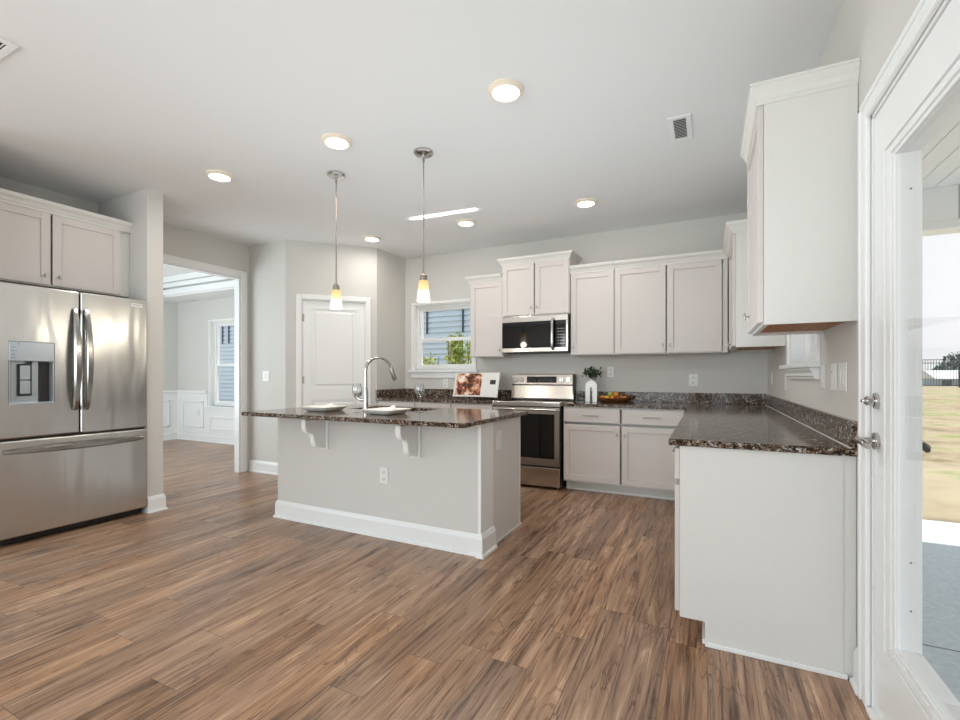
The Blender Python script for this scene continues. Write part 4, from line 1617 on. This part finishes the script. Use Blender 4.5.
# ================================================================== OUTLETS AND SWITCHES
def outlet(label, loc, rot, kind='outlet', w=0.075, h=0.118, group='white wall plates'):
    names = {'outlet': ('wall_outlet', 'outlet'), 'switch': ('light_switch', 'switch'), 'blank': ('wall_plate', 'wall plate'), 'dimmer': ('light_switch', 'switch')}
    nm, ca = names[kind]
    r = thing(nm, label, ca, loc, rot, group)
    MB().box(-w / 2, w / 2, -0.006, -0.0005, -h / 2, h / 2, 0.002).build('cover_plate', M['plate'], r)
    if kind == 'outlet':
        for s in (-1, 1):
            b = MB()
            b.box(-0.017, 0.017, -0.009, -0.0062, s * 0.025 - 0.014, s * 0.025 + 0.014, 0.0015)
            so = b.build('socket', M['plate'], r)
            MB().box(-0.009, -0.006, -0.0095, -0.009, s * 0.025 - 0.005, s * 0.025 + 0.008).box(0.006, 0.009, -0.0095, -0.009, s * 0.025 - 0.005, s * 0.025 + 0.008).box(-0.003, 0.003, -0.0095, -0.009, s * 0.025 - 0.011, s * 0.025 - 0.006).build('slots', M['slot'], so)
    elif kind in ('switch', 'dimmer'):
        k = max(1, round(w / 0.06) - 0) if w > 0.1 else 1
        for i in range(k):
            cx = (i - (k - 1) / 2) * 0.046
            MB().box(cx - 0.0165, cx + 0.0165, -0.010, -0.0062, -0.033, 0.033, 0.002).build('rocker', M['plate'], r)
    if kind == 'dimmer':
        MB().box(-0.004, 0.004, -0.0108, -0.0102, 0.018, 0.026).build('indicator', M['slot'], r)
    return r


outlet('duplex outlet on the back wall right of the potted greenery', (-0.985, YB, 1.245), 0)
outlet('duplex outlet on the back wall nearest the back right corner', (-0.137, YB, 1.155), 0, w=0.085, h=0.125)
outlet('duplex outlet under the back window sill behind the wine glass', (-3.15, YB, 1.10), 0)
outlet('duplex outlet set in the grey front of the island', (-2.155, IY0, 0.46), 0)
outlet('blank white plate on the narrow right end of the island', (IX1 - 0.003, 3.03, 0.738), radians(90), 'blank', 0.085, 0.135)
outlet('light switch on the wall between the cased opening and the pantry door', (-4.888, 3.91, 1.197), 0, 'switch', 0.115, 0.125)
outlet('small outlet low in the dining room wainscot', (-8.40, DYB - 0.012, 0.52), 0)
outlet('narrow switch plate just below the right window sill end', (XR, 2.86, 1.195), radians(-90), 'switch')
outlet('switch with a dark indicator, middle of the plates beside the glazed door', (XR, 2.635, 1.195), radians(-90), 'dimmer', 0.09, 0.125)
outlet('two-gang switch plate closest to the glazed door', (XR, 2.475, 1.195), radians(-90), 'switch', 0.125, 0.125)
outlet('outlet on the right wall below the far end of the window sill', (XR, 4.12, 1.15), radians(-90))
outlet('outlet deepest in the right corner under the corner wall cabinet', (XR, 4.93, 1.18), radians(-90))


# ================================================================== COUNTER OBJECTS
# cookbook on stand
BX, BY = -2.475, 5.02
cbs = thing('book_stand', 'black wire stand holding the open cookbook left of the range', 'book stand', (BX, BY, 0.9145), 0, world=True)
b = MB()
for s in (-1, 1):
    b.tube([(BX + s * 0.07, BY - 0.055, 0.945), (BX + s * 0.07, BY - 0.055, 0.9185), (BX + s * 0.07, BY + 0.13, 0.9185), (BX + s * 0.07, BY + 0.075, 1.12)], 0.004, 8)
b.tube([(BX - 0.16, BY - 0.03, 0.935), (BX + 0.12, BY - 0.03, 0.935)], 0.004, 8)
b.tube([(BX - 0.07, BY - 0.055, 0.9185), (BX + 0.07, BY - 0.055, 0.9185)], 0.004, 8)
b.build('wire_frame', M['black'], cbs)
cb = thing('cookbook', 'open cookbook with a food photograph on its left page', 'book', (BX, BY, 0.95), 0, world=True)


def page(lx, ly, mb, th, z0=0.945, z1=1.238, lean=0.09, inset=(0, 1, 0, 1), off=0.0, edge_drop=0.0):
    """leaf from the spine to (lx, ly) offset, leaning back; inset = (u0,u1,v0,v1)"""
    u0, u1, v0, v1 = inset

    def P(u, v, o):
        x = BX + lx * u
        y = BY + ly * u + lean * v
        nrm = Vector((ly, -lx, 0)).normalized()
        if nrm.y > 0:
            nrm = -nrm
        z = z0 + (z1 - z0) * v - edge_drop * u
        return Vector((x, y, z)) + nrm * o
    t = bmesh.new()
    A = [t.verts.new(P(u, v, off)) for u, v in ((u0, v0), (u1, v0), (u1, v1), (u0, v1))]
    B = [t.verts.new(P(u, v, off + th)) for u, v in ((u0, v0), (u1, v0), (u1, v1), (u0, v1))]
    t.faces.new(A)
    t.faces.new(B[::-1])
    quad_ring_t(t, A, B)
    bmesh.ops.recalc_face_normals(t, faces=t.faces[:])
    mb._add(t)


def quad_ring_t(t, A, B):
    for i in range(len(A)):
        j = (i + 1) % len(A)
        t.faces.new((A[i], A[j], B[j], B[i]))


LP_, RP_ = (-0.375, -0.03), (0.262, -0.10)
b = MB()
page(*LP_, b, 0.012)
lp = b.build('left_page', M['page'], cb)
b = MB()
page(*RP_, b, 0.012)
rp = b.build('right_page', M['page'], cb)
b = MB()
page(*LP_, b, 0.0006, inset=(0.04, 0.95, 0.06, 0.97), off=0.0121)
b.build('food_picture', M['photo'], lp)
b = MB()
page(*RP_, b, 0.0006, inset=(0.48, 0.82, 0.52, 0.70), off=0.0121)
b.build('small_picture', M['dark'], rp)

# arched vase with greenery
VX, VY = -1.150, 5.09
vs = thing('vase', 'white arch-shaped ceramic vase with a slot on the back counter', 'vase', (VX, VY, 0.9145), 0, world=True)
b = MB()
oa = [(VX + 0.064 * cos(a), 1.085 + 0.064 * sin(a)) for a in [pi * i / 16 for i in range(17)]]
ia = [(VX + 0.013 * cos(a), 1.060 + 0.013 * sin(a)) for a in [pi - pi * i / 8 for i in range(9)]]
pts = [(VX + 0.064, 0.9147)] + oa + [(VX - 0.064, 0.9147), (VX - 0.013, 0.9147)] + ia + [(VX + 0.013, 0.9147)]
b.prism(pts, 'y', VY - 0.028, VY + 0.028, 0.003)
b.build('vase_body', M['ceramic'], vs, True)
b = MB()
b.lathe([(0.013, 0.0), (0.016, 0.012), (0.020, 0.02), (0.017, 0.02), (0.012, 0.008), (0.010, 0.0)], (VX, VY, 1.146), 20, True)
b.build('vase_neck', M['ceramic'], vs, True)
gp = thing('greenery', 'dark leafy green sprigs standing in the white arch vase', 'plant', (VX, VY, 1.155), 0, world=True)
b = MB()
tips = []
for i in range(11):
    a = i * 2.4
    r = 0.015 + 0.080 * ((i % 4) / 3)
    tip = Vector((VX + r * cos(a), VY + 0.55 * r * sin(a), 1.215 + 0.05 * random.random() + (0.02 if i % 3 == 0 else 0)))
    b.tube([(VX, VY, 1.158), ((VX + tip.x) / 2, (VY + tip.y) / 2, 1.195), tip], 0.002, 6)
    tips.append(tip)
b.build('stems', M['stem'], gp)


def leaf(mb, c, d, s, nrm):
    d = d.normalized()
    w = d.cross(nrm).normalized()
    t = bmesh.new()
    pts = [c, c + d * s * 0.35 + w * s * 0.30, c + d * s * 0.75 + w * s * 0.24, c + d * s, c + d * s * 0.75 - w * s * 0.24, c + d * s * 0.35 - w * s * 0.30]
    mid = t.verts.new(c + d * s * 0.5 + nrm * s * 0.12)
    v = [t.verts.new(p) for p in pts]
    for i in range(6):
        t.faces.new((v[i], v[(i + 1) % 6], mid))
    mb._add(t)


b = MB()
for tip in tips:
    for k in range(24):
        c = tip + Vector((random.gauss(0, 0.022), random.gauss(0, 0.018), random.gauss(-0.010, 0.020)))
        d = Vector((random.gauss(0, 1) + (c.x - VX) * 9, random.gauss(0, 1), random.gauss(0.2, 0.8)))
        leaf(b, c, d, random.uniform(0.022, 0.036), Vector((random.gauss(0, .5), random.gauss(-0.6, .5), random.gauss(0.5, .4))).normalized())
b.build('leaves', M['leaf'], gp)

# fruit bowl
QX, QY = -0.915, 5.10
bw = thing('fruit_bowl', 'long brown wooden bowl heaped with fruit beside the white vase', 'bowl', (QX, QY, 0.9145), 0, world=True)
t = bmesh.new()
prof = [(0.50, 0.0), (0.70, 0.005), (0.90, 0.024), (1.0, 0.046), (0.965, 0.046), (0.86, 0.027), (0.62, 0.012), (0.0, 0.009)]
RX, RYY = 0.186, 0.100
rings = []
for r_, z in prof:
    if r_ == 0:
        rings.append([t.verts.new((QX, QY, 0.9147 + z))])
    else:
        rings.append([t.verts.new((QX + RX * r_ * cos(2 * pi * i / 40), QY + RYY * r_ * sin(2 * pi * i / 40), 0.9147 + z + (0.018 * abs(cos(2 * pi * i / 40)) ** 3 if r_ > 0.9 else 0))) for i in range(40)])
for A, B in zip(rings, rings[1:]):
    for i in range(40):
        j = (i + 1) % 40
        t.faces.new((A[i], A[j], B[j], B[i]) if len(B) > 1 else (A[i], A[j], B[0]))
t.faces.new(rings[0][::-1])
bmesh.ops.recalc_face_normals(t, faces=t.faces[:])
b = MB()
b._add(t)
b.build('bowl_shell', M['bowl'], bw, True)
FR = [(-0.118, 0.0, 0.046, 'fruit_o', 'orange fruit at the left end of the brown bowl'),
      (-0.064, -0.033, 0.046, 'fruit_y', 'yellow fruit left of centre at the front of the brown bowl'),
      (-0.060, 0.030, 0.046, 'fruit_r', 'red-brown fruit left of centre at the back of the brown bowl'),
      (-0.004, -0.035, 0.046, 'fruit_o', 'orange fruit at the centre front of the brown bowl'),
      (0.000, 0.030, 0.046, 'fruit_g', 'green fruit at the centre back of the brown bowl'),
      (0.056, -0.033, 0.046, 'fruit_r', 'red-brown fruit right of centre at the front of the brown bowl'),
      (0.060, 0.030, 0.046, 'fruit_y', 'yellow fruit right of centre at the back of the brown bowl'),
      (0.118, 0.0, 0.046, 'fruit_o', 'orange fruit at the right end of the brown bowl'),
      (-0.034, -0.002, 0.086, 'fruit_g', 'yellow-green fruit on top of the heap in the brown bowl'),
      (0.028, -0.002, 0.086, 'fruit_o', 'orange fruit on top of the heap in the brown bowl')]
for i, (dx, dy, dzz, mk, lab) in enumerate(FR):
    o = thing('fruit', lab, 'fruit', (QX + dx, QY + dy, 0.9147 + dzz), random.uniform(0, 3), 'fruit in the brown bowl')
    b = MB()
    b.lathe([(0, -0.0265), (0.010, -0.026), (0.021, -0.018), (0.0275, -0.003), (0.0265, 0.010), (0.019, 0.021), (0.009, 0.0255), (0.003, 0.0235), (0, 0.022)], seg=20)
    b.build('flesh', M[mk], o, True)
    MB().tube([(0, 0, 0.022), (0.001, 0, 0.027), (0.003, 0.001, 0.031)], 0.0014, 6).build('stalk', M['bark'], o)

# ================================================================== CEILING FIXTURES
LG = 'round recessed ceiling lights'
LL = [(-3.565, 2.41, 'ceiling light nearest the refrigerator, leftmost in the front row of three'),
      (-2.312, 2.42, 'ceiling light in the middle of the front row, left of the pendants'),
      (-1.036, 2.42, 'largest ceiling light, right end of the front row'),
      (-3.573, 4.315, 'ceiling light at the far left of the back row by the pantry corner'),
      (-2.306, 4.312, 'ceiling light in the middle of the back row, right of the near pendant'),
      (-1.030, 4.317, 'ceiling light at the right end of the back row above the range')]
l0 = None
for x, y, lab in LL:
    if l0 is None:
        l0 = thing('ceiling_light', lab, 'ceiling light', (x, y, CZ), 0, LG)
        b = MB()
        b.lathe([(0.088, 0), (0.104, 0), (0.102, -0.012), (0.084, -0.024), (0.078, -0.022), (0.078, -0.006)], seg=40)
        b.build('trim_ring', M['lit_ring'], l0, True)
        b = MB()
        b.lathe([(0, -0.019), (0.0779, -0.019), (0.0779, -0.010), (0, -0.010)], seg=40)
        b.build('lens', M['lamp'], l0)
        o = l0
    else:
        o = copy_tree(l0)
        o.location = (x, y, CZ)
        o['label'] = lab
    light('ceiling_light_glow', 'AREA', (x, y, CZ - 0.03), (0, 0, 0), 3.4, 0.14, 0.14, (1, 0.95, 0.88))

p0 = None
for x, y, lab in ((-2.700, 2.818, 'pendant lamp over the left half of the island, in front of the pantry door'),
                  (-1.860, 2.820, 'pendant lamp over the right half of the island, in front of the back window')):
    if p0 is None:
        p0 = thing('pendant_lamp', lab, 'pendant lamp', (x, y, CZ), 0, 'pendant lamps over the island')
        b = MB()
        b.lathe([(0, -0.001), (0.072, -0.001), (0.072, -0.014), (0.064, -0.022), (0.012, -0.028), (0.010, -0.046), (0, -0.046)], seg=36)
        b.build('canopy', M['chrome'], p0, True)
        b = MB()
        b.tube([(0, 0, -0.046), (0, 0, -0.075)], 0.009, 12)
        b.tube([(0, 0, -0.07), (0, 0, -0.885)], 0.0055, 12)
        b.build('rod', M['nickel'], p0, True)
        b = MB()
        b.lathe([(0, -0.885), (0.012, -0.885), (0.016, -0.900), (0.026, -0.905), (0.028, -0.944), (0.021, -0.952), (0, -0.952)], seg=28)
        b.build('socket', M['nickel'], p0, True)
        b = MB()
        b.lathe([(0.022, -0.940), (0.033, -0.943), (0.049, -1.092), (0.046, -1.092), (0.030, -0.947), (0.022, -0.944)], seg=36, close=True)
        b.build('glass_shade', M['shade'], p0, True)
        b = MB()
        b.ell((0, 0, -1.01), (0.022, 0.022, 0.034))
        b.build('bulb', M['lamp'], p0, True)
    else:
        o = copy_tree(p0)
        o.location = (x, y, CZ)
        o['label'] = lab
    light('pendant_glow', 'POINT', (x, y, CZ - 1.13), (0, 0, 0), 4, 0.04, color=(1, 0.86, 0.66))


def vent(label, x0, x1, y0, y1, group):
    o = thing('ceiling_vent', label, 'vent', ((x0 + x1) / 2, (y0 + y1) / 2, CZ), 0, group, world=True)
    m = 0.032
    b = MB()
    b.box(x0, x0 + m, y0, y1, CZ - 0.010, CZ - 0.0005, 0.003).box(x1 - m, x1, y0, y1, CZ - 0.010, CZ - 0.0005, 0.003)
    b.box(x0 + m, x1 - m, y0, y0 + m, CZ - 0.010, CZ - 0.0005, 0.003).box(x0 + m, x1 - m, y1 - m, y1, CZ - 0.010, CZ - 0.0005, 0.003)
    b.build('frame', M['trim'], o)
    MB().box(x0 + m, x1 - m, y0 + m, y1 - m, CZ - 0.003, CZ - 0.0005).build('duct_opening', M['dark'], o)
    b = MB()
    n = int((y1 - y0 - 2 * m) / 0.02)
    for i in range(n):
        yy = y0 + m + (i + 0.5) * (y1 - y0 - 2 * m) / n
        b.prism([(yy + 0.005, CZ - 0.004), (yy - 0.004, CZ - 0.011), (yy - 0.0055, CZ - 0.010), (yy + 0.0035, CZ - 0.003)], 'x', x0 + m, x1 - m)
    b.build('louvers', M['plate'], o)


vent('small white louvered ceiling vent above the right counter', -0.232, -0.094, 3.14, 3.465, 'ceiling vents')
vent('white louvered ceiling vent cut off at the upper left edge of the photo', -3.40, -3.061, 0.70, 1.024, 'ceiling vents')

# ================================================================== OUTSIDE
# porch
pf = struct('porch_floor', MB().box(XR + WT, 5.0, -1.0, 5.50, -0.22, -0.10), M['concrete'])
b = MB()
b.box(XR + 0.0, 5.0, 2.938, 2.948, -0.105, -0.0992)
b.build('control_joint', M['slot'], pf)
b = MB()
for i in range(30):
    x0 = XR + WT + 0.005 + i * 0.145
    b.box(x0, x0 + 0.138, -1.0, 5.06, 2.75, 2.765)
b.box(XR + WT, 5.0, -1.0, 5.06, 2.765, 2.85)
struct('porch_ceiling', b, M['soffit'])
pb = thing('porch_beam', 'white boxed beam across the outer edge of the porch ceiling', 'beam', (2.8, 5.12, 2.42), 0, world=True)
MB().box(XR + WT, 5.0, 5.06, 5.22, 2.47, 2.85).build('beam_board', M['soffit'], pb)
MB().box(XR + WT, 5.0, 5.03, 5.25, 2.40, 2.47, 0.006).build('beam_trim', M['trim'], pb)
b = MB()
for i in range(5):
    b.box(1.82 + i * 0.9, 1.826 + i * 0.9, 5.0585, 5.06, 2.47, 2.75)
b.build('joint_lines', M['slot'], pb)
po = thing('porch_roof', 'porch roof above the beam outside the glazed door', 'roof', (2.8, 2.0, 2.86), 0, world=True)
MB().prism([(-1.2, 2.86), (5.34, 2.86), (5.34, 2.92), (-1.2, 3.6)], 'x', XR + 0.30, 5.2).build('roof_deck', M['roof'], po)
MB().box(XR + 0.30, 5.2, 5.29, 5.34, 2.80, 2.915).build('fascia', M['trim'], po)
# lawn rising toward the fence
b = MB()
b.poly([(-40, 5.55, -0.15), (60, 5.55, -0.15), (60, 26, 0.47), (-40, 26, 0.47)])
b.poly([(-40, 26, 0.47), (60, 26, 0.47), (60, 42, 0.50), (-40, 42, 0.50)])
b.poly([(-40, 42, 0.50), (60, 42, 0.50), (90, 62, -2.2), (-40, 62, -2.2)])
b.poly([(-40, 62, -2.2), (90, 62, -2.2), (160, 190, -2.2), (-40, 190, -2.2)])
b.poly([(0.70, -6, -0.16), (60, -6, -0.16), (60, 5.55, -0.15), (0.70, 5.55, -0.15)])
b.poly([(-40, -12, -0.17), (0.70, -12, -0.17), (0.70, -4.45, -0.17), (-40, -4.45, -0.17)])
struct('ground_lawn', b, M['lawn'])
# metal fence
fn = thing('metal_fence', 'black metal picket fence across the far side of the dry lawn', 'fence', (14, 38.2, 0.50), 0, world=True)


def gz(y):
    return 0.47 + (y - 26) * 0.03 / 16


fz = gz(38)
b = MB()
for i in range(5):
    x = 9.0 + i * 2.35
    b = MB()
    b.box(x - 0.04, x + 0.04, 37.96, 38.04, fz - 0.05, fz + 1.78)
    b.build('post', M['fence'], fn)
b = MB()
for z in (fz + 0.12, fz + 1.5, fz + 1.7):
    b.box(9, 18.4, 37.985, 38.015, z - 0.02, z + 0.02)
b.build('rails', M['fence'], fn)
pk = None
for i in range(71):
    if i % 18 == 0:
        continue
    x = 9.0 + i * 0.1306
    if pk is None:
        px_ = x
        pk = MB().box(x - 0.010, x + 0.010, 37.99, 38.01, fz + 0.05, fz + 1.66).build('picket', M['fence'], fn)
    else:
        c = pk.copy()
        COL.objects.link(c)
        c.location = (x - px_, 0, 0)
# far house and trees
hs = thing('house', 'low far house with pale roof behind the black fence', 'house', (38, 100, -2.2), 0, world=True)
MB().box(32.4, 44, 97, 104, -2.25, 0.85).build('wall', M['siding_grey'], hs)
MB().prism([(96.2, 0.75), (100.5, 2.1), (104.8, 0.75)], 'x', 31.9, 44.5).build('roof', M['roof'], hs)
for i in range(5):
    MB().box(33.0 + i * 2.2, 34.1 + i * 2.2, 96.95, 97.0, -0.9, 0.5).build('window', M['darkstrip'], hs)


def crown_leaves(mb, c, r, n, s, mat=None):
    for i in range(n):
        while True:
            v = Vector((random.uniform(-1, 1), random.uniform(-1, 1), random.uniform(-1, 1)))
            if 0.25 < v.length < 1:
                break
        p = Vector((c[0] + v.x * r[0], c[1] + v.y * r[1], c[2] + v.z * r[2]))
        nrm = Vector((random.gauss(0, 1), random.gauss(0, 1), random.gauss(0.4, 1))).normalized()
        d = Vector((random.gauss(0, 1), random.gauss(0, 1), random.gauss(0, 1)))
        leaf(mb, p, d, s * random.uniform(0.7, 1.3), nrm)


for (x, y, rr, h, lab) in ((36.4, 112, 1.6, 4.2, 'low bushy tree farthest left behind the far house'),
                           (40.2, 119, 1.6, 5.6, 'small rounded tree rising behind the pale far roof'),
                           (44.0, 123, 2.2, 8.0, 'larger blue-green tree behind the far house at the right edge of the glass')):
    tr = thing('tree', lab, 'tree', (x, y, -2.2), 0, 'trees beyond the fence', world=True)
    MB().tube([(x, y, -2.25), (x + 0.05, y, -1.0), (x, y, -2.2 + h * 0.5)], [0.2, 0.16, 0.1], 10).build('trunk', M['bark'], tr)
    b = MB()
    crown_leaves(b, (x, y, -2.2 + h * 0.55), (rr, rr, h * 0.45), 800, 0.6)
    b.build('crown', M['tree'], tr)


# neighbouring houses beyond the back windows
def siding_wall(mb, x0, x1, y, z0, z1, course=0.125):
    n = int((z1 - z0) / course)
    pts = [(y + 0.15, z0)]
    pts = []
    for i in range(n):
        z = z0 + i * course
        pts += [(y - 0.045, z), (y, z + course)]
    pts += [(y + 0.15, z0 + n * course), (y + 0.15, z0)]
    mb.prism(pts, 'x', x0, x1)


nh = thing('neighbor_house', 'neighbouring house with light blue lap siding outside the back windows', 'house', (-8, 9.3, -0.15), 0, world=True)
b = MB()
siding_wall(b, -14.35, -1.5, 9.3, -0.15, 5.0)
b.build('lap_siding', M['siding'], nh)
MB().box(-14.50, -14.35, 9.26, 9.45, -0.15, 5.0).build('corner_board', M['trim'], nh)
MB().box(-14.7, -1.2, 8.9, 12.5, 5.0, 5.2).build('eave', M['trim'], nh)
for x in (-6.0, -5.03, -13.55, -13.25):
    MB().box(x - 0.018, x + 0.018, 9.235, 9.278, 2.20, 2.74, 0.004).build('narrow_shutter', M['darkstrip'], nh)
nh2 = thing('neighbor_house', 'white-sided neighbouring house at the left edge of the dining room window', 'house', (-18, 10.0, -0.15), 0, world=True)
b = MB()
siding_wall(b, -22, -14.75, 10.0, -0.15, 5.0, 0.16)
b.build('lap_siding', M['whitesiding'], nh2)
MB().box(-22, -14.8, 9.7, 13, 5.0, 5.2).build('eave', M['trim'], nh2)

# shrubs outside the kitchen window
for (x, y, h, rx, n, lab) in ((-4.18, 6.55, 1.52, 0.24, 90, 'low yellow-green shrub outside the lower left of the kitchen window'),
                              (-3.72, 6.6, 1.86, 0.19, 150, 'tall yellow-green shrub in the middle of the kitchen window'),
                              (-3.30, 6.5, 1.84, 0.20, 150, 'tall yellow-green shrub at the right side of the kitchen window')):
    sh = thing('shrub', lab, 'shrub', (x, y, -0.15), 0, 'shrubs outside the kitchen window', world=True)
    b = MB()
    for k in range(5):
        a = k * 1.3
        b.tube([(x, y, -0.15), (x + 0.08 * cos(a), y + 0.08 * sin(a), 0.6), (x + rx * 0.7 * cos(a), y + rx * 0.7 * sin(a), h - 0.1 * (k % 3))], 0.005, 6)
    b.build('stems', M['bark'], sh)
    b = MB()
    crown_leaves(b, (x, y, h * 0.55 + 0.1), (rx, rx, h * 0.45), n * 4, 0.06)
    crown_leaves(b, (x, y, h - 0.28), (rx * 0.75, rx * 0.75, 0.28), n * 2, 0.055)
    b.build('foliage', M['foliage'], sh)
